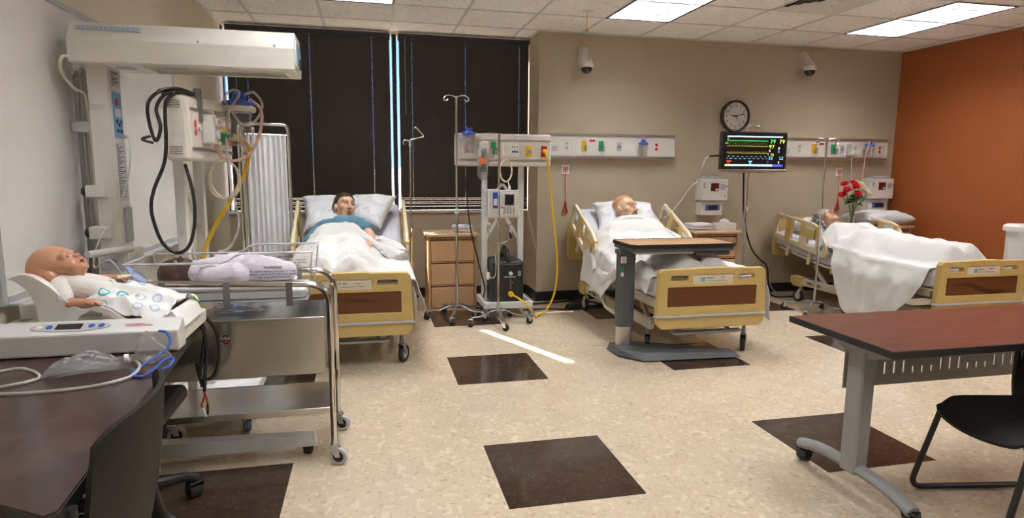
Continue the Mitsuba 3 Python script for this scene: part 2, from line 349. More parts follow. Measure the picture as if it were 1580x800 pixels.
for c in (-1, 3, 7):
    for r in (2, 6, 10, 14):
        x, y = G0X+c*GS+.015, G0Y-(r+2)*GS+.015
        if y < YF+.1: continue
        t = Thing('ceiling_light', names.get((c, r), 'fluorescent ceiling light outside the frame'), 'light', None if (c, r) in names else 'ceiling lights behind the frame', at=(x, y, H))
        if not _pl:
            t.part('housing', cat_([_hs, _hb]), 'm_offwhite', False); t.part('louvre', _lv, 'm_louvre', False); t.part('frame', cat_([bx(-.014, .004, -.014, _L+.014, -.004, -.001, 0), bx(_W-.004, _W+.014, -.014, _L+.014, -.004, -.001, 0), bx(.004, _W-.004, -.014, .004, -.004, -.001, 0), bx(.004, _W-.004, _L-.004, _L+.014, -.004, -.001, 0)]), 'm_frame', False)
            _pl['h'] = t
            e = trimesh.Trimesh([[0, 0, _D+.04], [_W, 0, _D+.04], [_W, _L, _D+.04], [0, _L, _D+.04]], [[0, 2, 1], [0, 3, 2]], process=False)
            _pl['e'] = {**mikit.ply(e, 'm_louvre'), 'emitter': {'type': 'area', 'radiance': {'type': 'rgb', 'value': LAMP}}}
        else:
            for kk in _pl['h'].rec:
                nk = t.key+kk[len(_pl['h'].key):]; scene[nk] = {**scene[kk], 'to_world': t.T}
        scene[t.key+'__lamp_panel'] = {**_pl['e'], 'to_world': t.T}
# ---------------------------------------------------------------- heads and manikins
def capd(p, a, b, r):
    a, b = np.asarray(a, float), np.asarray(b, float); d = b-a; t = np.clip(((p-a)@d)/(d@d+1e-12), 0, 1)
    return np.linalg.norm(p-a-t[:, None]*d, axis=1)-r
def elld(p, c, r):
    r = np.asarray(r, float); q = (p-np.asarray(c))/r; k = np.linalg.norm(q, axis=1); g = np.linalg.norm(q/r, axis=1)+1e-9
    return k*(k-1)/g
def head_sdf(p, baby=False, mouth=0.):
    q = p.copy(); q[:, 0] = np.abs(q[:, 0])
    if not baby:
        d = elld(p, (0, -.015, .035), (.075, .096, .084)); d = sm(d, elld(p, (0, .022, -.045), (.058, .068, .072)), .03)
        d = sm(d, elld(p, (0, .060, -.098), (.026, .022, .018)), .03)
        d = sm(d, capd(q, (.010, .088, .030), (.040, .076, .030), .012), .018)
        d = sm(d, elld(q, (.043, .058, -.018), (.022, .022, .020)), .025)
        d = sm(d, capd(p, (0, .090, .018), (0, .112, -.026), .0095), .012); d = sm(d, elld(q, (.012, .100, -.030), (.0085, .010, .008)), .008)
        d = -sm(-d, elld(q, (.032, .104, .008), (.017, .016, .011)), .010)
        d = sm(d, elld(p, (0, .090, -.060), (.024, .010, .0055)), .006); d = sm(d, elld(p, (0, .088, -.074), (.021, .010, .0065)), .006)
        if mouth: d = -sm(-d, elld(p, (0, .102, -.067), (.017, .02, mouth)), .004)
        d = sm(d, capd(p, (0, -.02, -.05), (0, -.03, -.17), .050), .03)
        d = np.minimum(d, sm(elld(q, (.080, -.010, -.008), (.010, .019, .031)), d+.004, .008))
    else:
        d = elld(p, (0, -.018, .022), (.072, .088, .074)); d = sm(d, elld(p, (0, .030, -.038), (.052, .052, .050)), .03)
        d = sm(d, elld(q, (.030, .052, -.040), (.024, .024, .022)), .02); d = sm(d, elld(p, (0, .066, -.068), (.016, .014, .012)), .018)
        d = sm(d, capd(q, (.012, .070, .010), (.034, .062, .008), .010), .015)
        d = sm(d, elld(p, (0, .086, -.020), (.011, .011, .009)), .012); d = sm(d, elld(q, (.009, .084, -.022), (.006, .006, .005)), .006)
        d = -sm(-d, elld(q, (.028, .086, -.004), (.014, .012, .008)), .008)
        d = sm(d, elld(p, (0, .079, -.042), (.017, .009, .005)), .006); d = sm(d, elld(p, (0, .076, -.054), (.014, .009, .005)), .006)
        if mouth: d = -sm(-d, elld(p, (0, .090, -.048), (.012, .02, mouth)), .004)
        d = sm(d, capd(p, (0, -.01, -.04), (0, -.015, -.11), .034), .02)
        d = np.minimum(d, sm(elld(q, (.071, -.012, -.020), (.010, .017, .024)), d+.004, .008))
    return d
_ico = trimesh.creation.icosphere(subdivisions=5)
def radial(fn, c):
    """star-shaped surface fn(p) = 0 seen from c"""
    n = np.array(_ico.vertices); lo, hi = np.full(len(n), .01), np.full(len(n), .26)
    t = np.full(len(n), .26)
    for _ in range(45):                       # march inwards from outside
        d = fn(c+n*t[:, None]); t = np.maximum(t-np.maximum(d*.85, 0), .01)
    return n, t
def frame(face, up, at):
    y = np.asarray(face, float); y /= np.linalg.norm(y); z = np.asarray(up, float); z = z-y*(z@y); z /= np.linalg.norm(z); x = np.cross(y, z)
    M = np.eye(4); M[:3, 0], M[:3, 1], M[:3, 2], M[:3, 3] = x, y, z, at; return M
scene['m_skin_v'] = {'type': 'twosided', 'bsdf': {'type': 'principled', 'base_color': {'type': 'mesh_attribute', 'name': 'vertex_color'}, 'roughness': .38, 'specular': .45}}
def make_head(t, M, skin, lip, baby=False, mouth=0., hair=None, hair_mat=None, curl=0., beard=None, brow=None, scale=1., under=None, eye=True, scalp=None):
    c = np.array([0, .01, -.015])
    n, r = radial(lambda p: head_sdf(p, baby, mouth), c); p = c+n*r[:, None]
    col = np.tile(np.asarray(skin, float), (len(p), 1)); k = .75 if baby else 1.
    zl = -.048 if baby else -.067
    lipm = np.exp(-((p[:, 0]/(.020*k))**4)-(((p[:, 2]-zl)/(.013*k))**4))*(p[:, 1] > .055)
    col = col*(1-.8*lipm[:, None])+np.asarray(lip)*.8*lipm[:, None]
    if mouth:
        mm = np.exp(-((p[:, 0]/(.013*k))**4)-(((p[:, 2]-zl-.001)/(mouth*.75))**4))*(p[:, 1] > .04); col = col*(1-mm[:, None])+np.array([.02, .008, .006])*mm[:, None]
    ch = .25*np.exp(-(((np.abs(p[:, 0])-.042*k)/.02)**2)-(((p[:, 2]+.03)/.022)**2))*(p[:, 1] > .02); col = col*(1-ch[:, None])+np.asarray(skin)*np.array([1.0, .72, .68])*ch[:, None]
    if scalp is not None:
        sk = (sst(.035, .07, p[:, 2]-.5*np.maximum(p[:, 1], 0)+.6*np.maximum(-p[:, 1], 0)))[:, None]; col = col*(1-sk)+np.asarray(scalp)*sk
    if brow is not None:
        ax = np.abs(p[:, 0]); zb = .030+.006*np.sin((ax-.012)/.035*math.pi) if not baby else .012
        bm = np.exp(-(((ax-.031)/.019)**4)-(((p[:, 2]-zb)/.0045)**4))*(p[:, 1] > .05); col = col*(1-.8*bm[:, None])+np.asarray(brow)*.8*bm[:, None]
    def world(v): return (np.asarray(v)*scale)@M[:3, :3].T+M[:3, 3]
    hk = t.part('head', trimesh.Trimesh(world(p), _ico.faces, process=False), 'm_skin_v', True, color=col, under=under, label=None)
    if eye:
        for s in (-1, 1):
            e = trimesh.creation.icosphere(subdivisions=3, radius=.0098 if not baby else .0085); ec = (.032*s, .0745, .007) if not baby else (.028*s, .066, -.004)
            v = np.array(e.vertices); d = v[:, 1]/np.linalg.norm(v, axis=1); co = np.where(d[:, None] > .80, [.03, .02, .015], [.55, .52, .47])
            t.part('eye', trimesh.Trimesh(world(v+ec), e.faces, process=False), 'm_skin_v', True, color=co, under=hk)
    if hair is not None:
        m = np.clip(hair(p), 0, 1); bumps = 0
        if curl: bumps = curl*(np.abs(np.sin(p[:, 0]*170+4*meshkit.noise(p*40))*np.sin(p[:, 1]*160+3*meshkit.noise(p*35+9))*np.sin(p[:, 2]*165+1)))*2
        rr = r+np.where(m > 0, .003+m*(.006+bumps), -.012); ph = c+n*rr[:, None]
        keep = (m[_ico.faces] > -1).all(1); hm = trimesh.Trimesh(world(ph), _ico.faces[(m[_ico.faces].max(1) > 0)], process=False); hm.remove_unreferenced_vertices()
        t.part('hair', hm, hair_mat, True, under=hk)
    if beard is not None:
        t.part('moustache', trimesh.Trimesh(*(lambda q: (world(q.vertices), q.faces))(tube(cr([(-.031, .074, -.066), (-.016, .0955, -.0515), (0, .100, -.049), (.016, .0955, -.0515), (.031, .074, -.066)], 5), [.002]+[.004]*19+[.002], 8)), process=False), beard, under=hk)
    return hk
mat('m_hair_brown', (.035, .018, .012), .5)
mat('m_hair_grey', pr(lambda p, n, uv: mix((.10, .09, .08), (.42, .40, .36), smoothstep(.35, .65, noise(p.x*70, p.y*70, p.z*70)))), .5)
mat('m_skin', (.62, .38, .25), .4)
mat('m_skin_baby', (.50, .25, .16), .35)
mat('m_skin_dark', (.060, .024, .016), .35)
def f_gown(p, n, uv):
    a, b, c2 = (p.x+p.y*.5)*80, (p.z+p.y*.8)*80, 0
    d1 = dr.square(a-dr.floor(a)-.5)+dr.square(b-dr.floor(b)-.5)
    return mix((.22, .38, .46), (.030, .125, .20), smoothstep(.05, .10, d1))
mat('m_gown', pr(f_gown), .8, sheen=.3)
mat('m_sheet', pr(lambda p, n, uv: mix((.60, .61, .65), (.66, .67, .70), fbm(p.x*4, p.y*4, p.z*4, 2))), .75, sheen=.2, bump=(lambda p, n, uv: fbm(p.x*22, p.y*22, p.z*22, 3), .004, 2e-3))
mat('m_mattress', pr(lambda p, n, uv: mix((.53, .54, .63), (.58, .59, .68), fbm(p.x*5, p.y*5, p.z*5, 2))), .6, bump=(lambda p, n, uv: fbm(p.x*9, p.y*9, p.z*9, 3), .008, 2e-3))
mat('m_blanket', pr(lambda p, n, uv: mix((.58, .578, .57), (.64, .638, .63), fbm(p.x*4, p.y*4, p.z*4, 2))), .85, sheen=.3, bump=(lambda p, n, uv: fbm(p.x*18, p.y*18, p.z*18, 4), .014, 2e-3))
mat('m_oak', pr(f_wood((.135, .045, .014), (.095, .030, .010), (.035, .010, .004), 0, 1.)), .4)

# ---------------------------------------------------------------- casters, beds
def caster(t, x, y, r=.06, w=.03, top=.16, ang=0, tyre='m_rubber', hub='m_grey', fork='m_iron', under=None, floor=0., name='caster'):
    """swivel caster standing on the floor under (x, y)"""
    a = math.radians(ang); R = lambda m: mv(rot(m, (0, 0, 1), ang), (x, y, floor))
    off = r*.45
    fk = [R(hullpts([(px, s*(w/2+.004)+e, z) for px, z in ((off-.012, r), (off+.012, r), (-.02, r*2+.012), (.02, r*2+.012)) for e in (-.002, .002)])) for s in (-1, 1)]
    fk.append(R(bx(-.022, .022, -w/2-.006, w/2+.006, r*2+.006, r*2+.016, .002))); fk.append(R(mv(disc(.014, max(top-r*2-.012, .01), .002, 12), (0, 0, r*2+.012))))
    k = t.part(name, cat_(fk), fork, under=under)
    pr_ = [(r*.62, -w/2), (r*.93, -w/2), (r, -w/2+.006), (r, w/2-.006), (r*.93, w/2), (r*.62, w/2), (r*.62, -w/2)]
    if k.count('__') == 1:
        t.part('wheel', R(lathe(pr_, 24, (0, 1, 0), (off, 0, r))), tyre, under=k)
        t.part('hub', R(disc(r*.63, w*.8, .003, 20, (0, 1, 0), (off, -w*.4, r))), hub, under=k)
    return k
def bed_path(ang, hinge, L=2.06, y0=.07, n=60, knee=0.):
    s = np.linspace(0, L-y0, n); a = np.radians(ang)*sst(hinge-y0-.10, hinge-y0+.10, s)
    kn = np.radians(knee)*(sst(.1, .25, s)-2*sst(.50, .70, s)+sst(hinge-y0-.18, hinge-y0-.05, s))
    a = a+kn; ds = s[1]-s[0]
    y = y0+np.concatenate([[0], np.cumsum(np.cos(a[:-1])*ds)]); z = np.concatenate([[0], np.cumsum(np.sin(a[:-1])*ds)])
    return y, z, a
def slab(y, z, a, w, t, r, z0, nc=5, wob=0, seed=0):
    """rounded slab following the path; its top at z0 + z"""
    pts = []
    ci = [(sx*(w/2-r)+r*math.cos(th), sz+r*math.sin(th)) for sx, sz, t0 in ((1, -r, 0), (-1, -r, 90), (-1, -t+r, 180), (1, -t+r, 270)) for th in np.radians(np.linspace(t0, t0+90, nc))]
    ci = np.array(ci)
    ends = [(0, .80, .25), (0, .93, .08), (0, 1, 0)]
    rows = []
    for i in range(len(y)):
        rows.append(np.stack([ci[:, 0], y[i]-np.sin(a[i])*ci[:, 1], z0+z[i]+np.cos(a[i])*ci[:, 1]], 1))
    def endrow(row, i, sgn, push, shr):
        c = np.array([0, y[i]-np.sin(a[i])*(-t/2), z0+z[i]+np.cos(a[i])*(-t/2)]); q = c+(row-c)*np.array([1-(1-shr)*.12, shr, shr])
        return q+sgn*push*np.array([0, math.cos(a[i]), math.sin(a[i])])
    rows = [endrow(rows[0], 0, -1, .022, .55), endrow(rows[0], 0, -1, .015, .85)]+rows+[endrow(rows[-1], -1, 1, .015, .85), endrow(rows[-1], -1, 1, .022, .55)]
    X = np.array(rows); X = np.concatenate([X, X[:, :1]], 1)
    if wob: X = X+wob*(meshkit.fbm(X*6+seed, 3)-.5)[..., None]*np.array([.3, .5, 1])
    m = grid(X)
    n, k = X.shape[:2]; v = np.vstack([m.vertices, X[0].mean(0), X[-1].mean(0)]); f = [m.faces]
    j = np.arange(k-1); f.append(np.stack([j+1, j, j*0+n*k], 1)); f.append(np.stack([(n-1)*k+j, (n-1)*k+j+1, j*0+n*k+1], 1))
    m = trimesh.Trimesh(v, np.vstack(f), process=False); m.fix_normals(); return m
_fb = Polygon([(-.400, .24), (.400, .24), (.435, .275), (.444, .345), (.428, .655), (.405, .682), (.16, .684), (.14, .690), (-.14, .690), (-.16, .684), (-.405, .682), (-.428, .655), (-.444, .345), (-.435, .275)])
_slots = [rrect(s*.27-.068, .597, s*.27+.068, .635, .012) for s in (-1, 1)]
_fbp = _fb.buffer(-.01).buffer(.01).difference(unary_union(_slots+[rrect(-.36, .405, .36, .55, .006), rrect(-.165, .572, .165, .640, .006)]))
_FB = extr(_fbp, .052, 'xz', (0, .052, 0), .007)
_HB = extr(rrect(-.44, .45, .44, .88, .06), .045, 'xz', (0, 2.15, 0), .008)
def head_rail_shape():
    """in the plane (along the bed from the foot end of the rail, up): an open loop with two posts and a control panel"""
    o = Polygon([(0, .02), (.035, -.04), (.16, -.04), (.84, -.02), (.88, .02), (.88, .20), (.85, .245), (.30, .265), (.20, .245), (.05, .09)]).buffer(-.015).buffer(.015)
    holes = [Polygon([(.075, .065), (.10, .015), (.155, .015), (.155, .20)]), rrect(.20, .02, .33, .105, .015), rrect(.455, .02, .60, .225, .015), rrect(.675, .03, .83, .20, .02)]
    return o.difference(unary_union([h.buffer(-.008).buffer(.008) for h in holes]))
_HR = extr(head_rail_shape(), .03, 'yz', (-.015, 0, 0), .006)
def side(m, s): # rail on the side s = -1 / +1
    return m
def make_bed(label, at, ang, hinge, nm, rs=(.10, .13)):
    t = Thing('hospital_bed', label, 'bed', 'adjustable hospital beds', at=at)
    fb = t.part('footboard', _FB, 'm_bed', 25, label='tan moulded footboard with two hand slots')
    t.part('wood_panel', bx(-.362, .362, .010, .03, .403, .552, .001), 'm_oak', under=fb, label='dark oak grain inset panel')
    pl = t.part('name_plate', cat_([bx(-.167, .167, .008, .03, .570, .642, .003), bx(-.10, .125, .005, .02, .583, .628, .003)]), 'm_putty', under=fb, label='grey instruction plate')
    t.part('lettering', cat_([text('Hill-Rom', .010, (-.025, .0048, .610)), text('INSTRUCTIONS', .004, (.075, .0048, .618)), text('FOR USE', .004, (.075, .0048, .608)), bx(-.05, .11, .0043, .006, .592, .594, 0)]), 'm_ink', False, under=fb)
    t.part('logo', bx(-.095, -.065, .004, .006, .590, .620, .0005), 'm_paleblue', under=fb, label='blue maker emblem')
    t.part('bumper', tube([(-.452, .03, .335), (-.440, -.006, .335), (.440, -.006, .335), (.452, .03, .335)], .010, 8), 'm_grey', under=fb, label='grey bumper strip')
    t.part('headboard', _HB, 'm_bed', 25, label='tan headboard')
    y, z, a = bed_path(ang, hinge)
    t.part('mattress', slab(y, z, a, .88, .155, .045, .615, wob=.012, seed=nm), 'm_mattress', 40, label='pale sheeted mattress')
    t.part('deck', slab(y, z, a, .84, .03, .012, .455), 'm_bedframe', 40)
    for s in (-1, 1):
        t.part('frame_beam', bx(s*.37-.022, s*.37+.022, .22, 1.86, .185, .265, .008), 'm_bedframe')
        t.part('deck_rail', bx(s*.40-.015, s*.40+.015, .10, 1.25, .38, .43, .006), 'm_bedframe')
        for y0 in (.45, 1.42):
            t.part('lift_arm', cat_([tube([(s*.30, y0, .23), (s*.30, y0+.18, .41)], .022, 8)]), 'm_bedframe')
        t.part('corner_guard', rbx(s*.385-.035, s*.385+.035, 1.66, 1.80, .165, .285, .02), 'm_bed', label='tan corner guard')
        t.part('lettering', text('Hill-Rom', .035, (s*.3935, 1.48, .208), 'yz-' if s < 0 else 'yz'), 'm_ink', False, under=t.key+'__frame_beam' if s < 0 else t.key+'__frame_beam_001')
    t.parts('cross_beam', [bx(-.35, .35, .26, .32, .20, .26, .005), bx(-.35, .35, 1.68, 1.74, .20, .26, .005), bx(-.35, .35, .9, 1.0, .22, .30, .005)], 'm_midgrey')
    t.part('motor_box', rbx(-.2, .2, .5, .92, .27, .37, .02), 'm_midgrey')
    t.part('pedal', cat_([tube([(-.2, .06, .195), (-.2, .27, .23)], .012), tube([(.2, .06, .195), (.2, .27, .23)], .012), bx(-.28, .28, .03, .09, .185, .205, .006)]), 'm_midgrey')
    for i, (x, yy, an) in enumerate(((-.365, .30, 70), (.365, .14, 60), (-.37, 1.70, 100), (.37, 1.70, 80))):
        caster(t, x, yy, .063, .032, .20, an, 'm_rubber', 'm_grey', 'm_bedframe' if i > 1 else 'm_iron')
    # head side rails, turned with the backrest
    ca = ang*.9
    for s in (-1, 1):
        M = TF()  # noqa
        R = rotm((1, 0, 0), ca, (0, hinge-.02, .60)); R[1, 3] -= rs[0]; R[2, 3] -= rs[1]
        def R_(m): m = tm(m).copy(); m.apply_transform(R); return m
        y1 = hinge-.06
        k = t.part('side_rail', R_(mv(_HR, (s*.475, y1, .60))), 'm_bed_cream', 30, label='cream head side rail')
        t.part('control_panel', R_(bx(s*.475-.021, s*.475+.021, y1+.185, y1+.455, .70, .845, .006)), 'm_bed', under=k, label='tan control panel')
        t.part('tan_post', R_(bx(s*.475-.021, s*.475+.021, y1+.595, y1+.68, .575, .85, .006)), 'm_bed', under=k)
        dec = [bx(s*.475-.0225, s*.475+.0225, y1+.24, y1+.36, .79, .825, .002)]
        t.part('key_pad', R_(cat_(dec)), 'm_lightgrey', under=k)
        t.parts('button', [R_(mv(disc(.009, .046, .001, 10, (1, 0, 0)), (s*.475-.023, y1+.215, .72+.024*q))) for q in range(4)], 'm_ink', under=k)
        t.parts('rail_arm', [R_(bx(s*.455-.01, s*.455+.01, y1+a_, y1+a_+.04, .42, .60, .004)) for a_ in (.27, .62)], 'm_bed_cream', under=k)
    for s in ((-1, 1) if nm != 3 else (1,)):       # foot rails, let down
        t.part('side_rail', tube(fillet([(s*.475, .52, .47), (s*.475, .36, .42), (s*.475, .40, .20), (s*.475, .95, .22), (s*.475, 1.02, .42), (s*.475, .90, .47)], .08, 5), .019, 8), 'm_bedframe', label='lowered cream foot rail')
    return t, (y, z, a)
def profile_at(pth, z0=.615):
    y, z, a = pth; return lambda yy: np.interp(yy, y, z)+z0
def blanket(name, label, cat, at, pth, bones, y0, y1, ovl, ovr, seed, m='m_blanket', W=.88, nu=130, nv=120, fold=.012, thick=.006, z0=.615, hem=.0, group=None, out=.02):
    """cloth over a bed: bones (bed frame) raise it, ovl / ovr hang over the sides (functions of y)"""
    top = profile_at(pth, z0); vs = np.linspace(0, 1, nv); us = np.linspace(-1, 1, nu)
    X = np.zeros((nu, nv, 3))
    for j, v in enumerate(vs):
        for_y0 = y0(us) if callable(y0) else np.full(nu, y0); for_y1 = y1(us) if callable(y1) else np.full(nu, y1)
        y = for_y0+(for_y1-for_y0)*v; ym = y
        L, R = np.vectorize(ovl)(ym), np.vectorize(ovr)(ym)
        s = np.where(us < 0, us*(W/2+L), us*(W/2+R)); ov = np.maximum(np.abs(s)-W/2, 0); x = np.clip(s, -W/2, W/2)
        z = top(y)+.012
        for p, rp, q, rq in bones:
            p, q = np.array(p, float), np.array(q, float); d = q-p; t = np.clip(((x-p[0])*d[0]+(y-p[1])*d[1])/(d[0]**2+d[1]**2+1e-9), 0, 1)
            dist = np.hypot(x-p[0]-t*d[0], y-p[1]-t*d[1]); rr = rp+(rq-rp)*t; zc = p[2]+d[2]*t
            hb = zc+rr+.012-(np.sqrt(dist**2+(rr*.9)**2)-rr*.9)*1.15
            z = -sm(-z, -hb, .05)
        P0 = np.stack([x*9, y*9, s*0+seed], -1)
        fo = (1-np.abs(meshkit.fbm(P0*.55+np.stack([meshkit.noise(P0*.5+3)*2, s*0, s*0], -1), 3, seed)*2-1))**3
        z = z+fold*(fo-.3)+.004*(meshkit.fbm(P0*2.2, 2, seed+5)-.5)
        rad = .035; th = np.minimum(ov/rad, math.pi/2); sg = np.sign(s)
        rip = np.sin(y*23+3*meshkit.noise(np.stack([y*4, s*0+seed, s*0], -1)))*.022*sst(0, .35, ov)+(meshkit.fbm(np.stack([y*7, ov*5, sg*3+seed], -1), 3, seed)-.5)*.05*sst(0, .2, ov)
        xo = np.where(ov > 0, rad*np.sin(th), 0)+rip+.03*sst(0, .5, ov)+out*sst(.02, .2, ov); zo = np.where(ov > 0, rad*(1-np.cos(th))+np.maximum(ov-rad*math.pi/2, 0), 0)
        tp = top(y)+.012; z = tp+(z-tp)*sst(0, .13, y-.07)**.6
        z2 = z-zo
        X[:, j] = np.stack([x+sg*xo, y, np.maximum(z2, .03+.02*np.abs(np.sin(y*30)))], -1)
    X = X[::-1]
    g = grid(X[::-1], thick)
    v = np.array(g.vertices)+np.array(at); return one(name, trimesh.Trimesh(v, g.faces, process=False), m, label, cat, group, smooth=60)
def pillow(label, at, size, M=None, seed=0, name='pillow', sag=.0, group=None, m='m_sheet'):
    """soft pillow: two bulged faces pinched at the corners"""
    n = 40; u = np.linspace(-1, 1, n); U, V = np.meshgrid(u, u, indexing='ij'); w, l, h = size
    ed = (1-np.abs(U)**2.6)*(1-np.abs(V)**2.6); prof = np.clip(ed, 0, 1)**.42
    pin = 1-.09*(1-np.abs(V)**2)*np.abs(U)**3; pin2 = 1-.09*(1-np.abs(U)**2)*np.abs(V)**3
    X, Y = U*w/2*pin, V*l/2*pin2; nz = (meshkit.fbm(np.stack([U*2.3+seed, V*2.3, U*0], -1), 4, seed)-.5)
    fo = (1-np.abs(meshkit.fbm(np.stack([U*1.7+seed*3, V*1.7, U*0+5], -1), 3, seed)*2-1))**3*.035
    Z1, Z2 = prof*(h/2+nz*h*.3)+fo*prof, -prof*(h/2)
    a = grid(np.stack([X, Y, Z1], -1)); b = grid(np.stack([X, Y, Z2], -1)); b.invert()
    g = trimesh.util.concatenate([a, b]); g.merge_vertices(); 
    if M is not None: g.apply_transform(M)
    g.apply_translation(at); return one(name, g, m, label, 'pillow', group, smooth=60)
def tilt(rx=0, ry=0, rz=0):
    e = trimesh.transformations.euler_matrix; return e(math.radians(rx), math.radians(ry), math.radians(rz), 'sxyz')

# bed by the window ------------------------------------------------
B1 = (-.165, 4.27, 0); bed1, p1 = make_bed('hospital bed with raised back by the window beside the privacy screen', B1, 34, 1.28, 1)
t1 = profile_at(p1)
pillow('white pillow behind the left shoulder of the gowned patient', (B1[0]-.18, B1[1]+1.69, .975), (.50, .44, .15), tilt(42, 0, 6), 3, group='pillows on the bed by the window')
pillow('white pillow leaning askew behind the right side of the gowned patient', (B1[0]+.14, B1[1]+1.73, .985), (.46, .42, .14), tilt(44, 0, -32), 8, group='pillows on the bed by the window')
mk = Thing('patient_manikin', 'training manikin with dark brown hair in a teal gown, in the bed by the window', 'manikin', 'adult patient manikins')
def W(B, p): return np.array(B)+np.array(p, float)
hx1 = W(B1, (-.06, 1.61, 1.035))
make_head(mk, frame((.42, -.82, .28), (.02, .40, 1), hx1), (.58, .36, .23), (.40, .16, .11), mouth=.006, scale=1.12, hair=lambda p: sst(.0, .006, (p[:, 2]-.050)+np.maximum(0, -p[:, 1]+.035)*1.2-np.maximum(0, p[:, 1]-.03)*.6+.004*np.sin(p[:, 0]*90)), hair_mat='m_hair_brown', brow=(.06, .03, .02))
def wb(B, bones): return [(W(B, p), a, W(B, q), b) for p, a, q, b in bones]
mk.part('torso', limbs(wb(B1, [((-.25, 1.47, .86), .065, (.07, 1.49, .89), .065), ((-.20, 1.42, .83), .115, (.02, 1.44, .86), .115), ((-.20, 1.15, .72), .10, (0, 1.15, .72), .10), ((-.20, 1.42, .80), .10, (-.19, 1.15, .72), .10), ((.01, 1.43, .83), .10, (0, 1.15, .72), .10), ((-.09, 1.52, .91), .062, (-.09, 1.40, .86), .115),
        ((-.26, 1.46, .85), .066, (-.345, 1.26, .755), .062), ((.07, 1.48, .88), .066, (.125, 1.39, .852), .064)]), .012, 12), 'm_gown', 60, label='teal gown with a small white pattern')
mk.part('arm', limbs(wb(B1, [((.10, 1.44, .87), .048, (.165, 1.29, .800), .044), ((.165, 1.29, .800), .042, (.14, 1.10, .73), .035)]), .01, 6), 'm_skin', 60)
mk.part('neck', limbs(wb(B1, [((-.085, 1.53, .90), .055, (-.07, 1.60, .99), .05)]), .01, 4), 'm_skin', 60)
legs1 = [((-.20, 1.10, .70), .11, (.0, 1.10, .70), .11), ((-.20, 1.1, .70), .10, (-.21, .55, .71), .075), ((0, 1.1, .70), .10, (.02, .55, .71), .075), ((-.21, .55, .71), .07, (-.18, .16, .69), .055), ((.02, .55, .71), .07, (.0, .16, .69), .055), ((-.2, 1.30, .79), .10, (.0, 1.30, .81), .10), ((-.32, 1.25, .70), .06, (-.25, 1.0, .68), .05)]
blanket('blanket', 'white blanket rumpled over the lap of the patient in the teal gown', 'blanket', B1, p1, legs1, .055, lambda u: 1.21+.05*np.cos(u*2.2)-.06*u, lambda y: .05, lambda y: .12+.10*float(sst(.6, .05, y)), 11, fold=.034)
# rumpled turned-back hem
def hem(B, pts, r, seed, m, label, name='blanket_fold', wob=.03):
    P = cr(pts, 10); g = tube(P, r, 20); v = np.array(g.vertices); v += (meshkit.fbm(v*np.array([10, 10, 16])+seed, 4, seed)[:, None]-.5)*wob*np.array([.6, 1, 1]); g.vertices = v+np.array(B); return g
put('blanket__folded_hem', hem(B1, [(-.40, 1.12, .67), (-.28, 1.22, .75), (-.12, 1.265, .855), (.04, 1.25, .85), (.15, 1.17, .78), (.27, 1.12, .70), (.40, 1.06, .67)], .036, 3, 'm_blanket', ''), 'm_blanket', 60)
put('blanket__gathered_corner', cat_([hem(B1, [(.16, 1.33, .77), (.27, 1.28, .73), (.36, 1.20, .69), (.43, 1.02, .66)], .06, 7, '', '', wob=.07), hem(B1, [(.24, 1.20, .70), (.33, 1.08, .67), (.42, .92, .65)], .055, 9, '', '', wob=.07)]), 'm_blanket', 60)

# middle bed -------------------------------------------------------
B2 = (2.445, 4.05, 0); bed2, p2 = make_bed('hospital bed with raised back behind the overbed table, a bald patient in it', B2, 30, 1.28, 2)
pillow('white pillow under the head of the bald patient', (B2[0]+.02, B2[1]+1.70, .935), (.62, .40, .15), tilt(38, 0, -6), 5)
mk2 = Thing('patient_manikin', 'bald training manikin with a thin moustache, covered to the chin in the middle bed', 'manikin', 'adult patient manikins')
make_head(mk2, frame((.55, -.80, .30), (-.10, .45, .9), W(B2, (-.02, 1.63, 1.01))), (.64, .42, .28), (.36, .13, .10), beard='m_hair_brown', brow=(.25, .13, .08), scale=1.2, scalp=(.52, .26, .13))
mk2.part('torso', limbs(wb(B2, [((-.20, 1.42, .79), .07, (.14, 1.44, .80), .07), ((-.2, 1.15, .69), .08, (.12, 1.15, .69), .08), ((-.20, 1.42, .79), .07, (-.2, 1.15, .69), .08), ((.12, 1.42, .79), .07, (.12, 1.15, .69), .08), ((-.03, 1.53, .895), .078, (-.03, 1.42, .80), .06)]), .014, 10), 'm_gown', 60, label='teal gown at the neck')
mk2.part('neck', limbs(wb(B2, [((-.03, 1.55, .91), .052, (-.03, 1.65, 1.0), .05)]), .01, 4), 'm_skin', 60)
body2 = [((-.22, 1.40, .80), .10, (.14, 1.42, .82), .10), ((-.20, 1.10, .70), .12, (.10, 1.10, .70), .12), ((-.16, 1.1, .70), .10, (-.16, .5, .68), .075), ((.08, 1.1, .70), .10, (.10, .5, .68), .075), ((-.16, .5, .68), .07, (-.12, .14, .69), .06), ((.10, .5, .68), .07, (.08, .14, .70), .06), ((-.3, 1.3, .72), .08, (-.33, 1.0, .68), .06), ((.24, 1.3, .72), .07, (.27, 1.0, .68), .06)]
blanket('blanket', 'white blanket drawn up over the bald patient, spilling over the near side of the bed', 'blanket', B2, p2, body2, .075, lambda u: 1.50+.05*np.cos(u*1.5)-.12*np.maximum(-u, 0)**2, lambda y: .05+.34*float(sst(.55, .95, y)*sst(1.62, 1.40, y))+.10*float(sst(.35, .1, y)), lambda y: .10+.30*float(sst(.30, .06, y)), 23, fold=.030)
put('blanket_001__folded_hem', hem(B2, [(-.50, 1.10, .50), (-.44, 1.32, .68), (-.30, 1.42, .83), (-.10, 1.49, .925), (.08, 1.48, .925), (.24, 1.40, .84), (.40, 1.30, .74)], .036, 13, '', ''), 'm_blanket', 60)
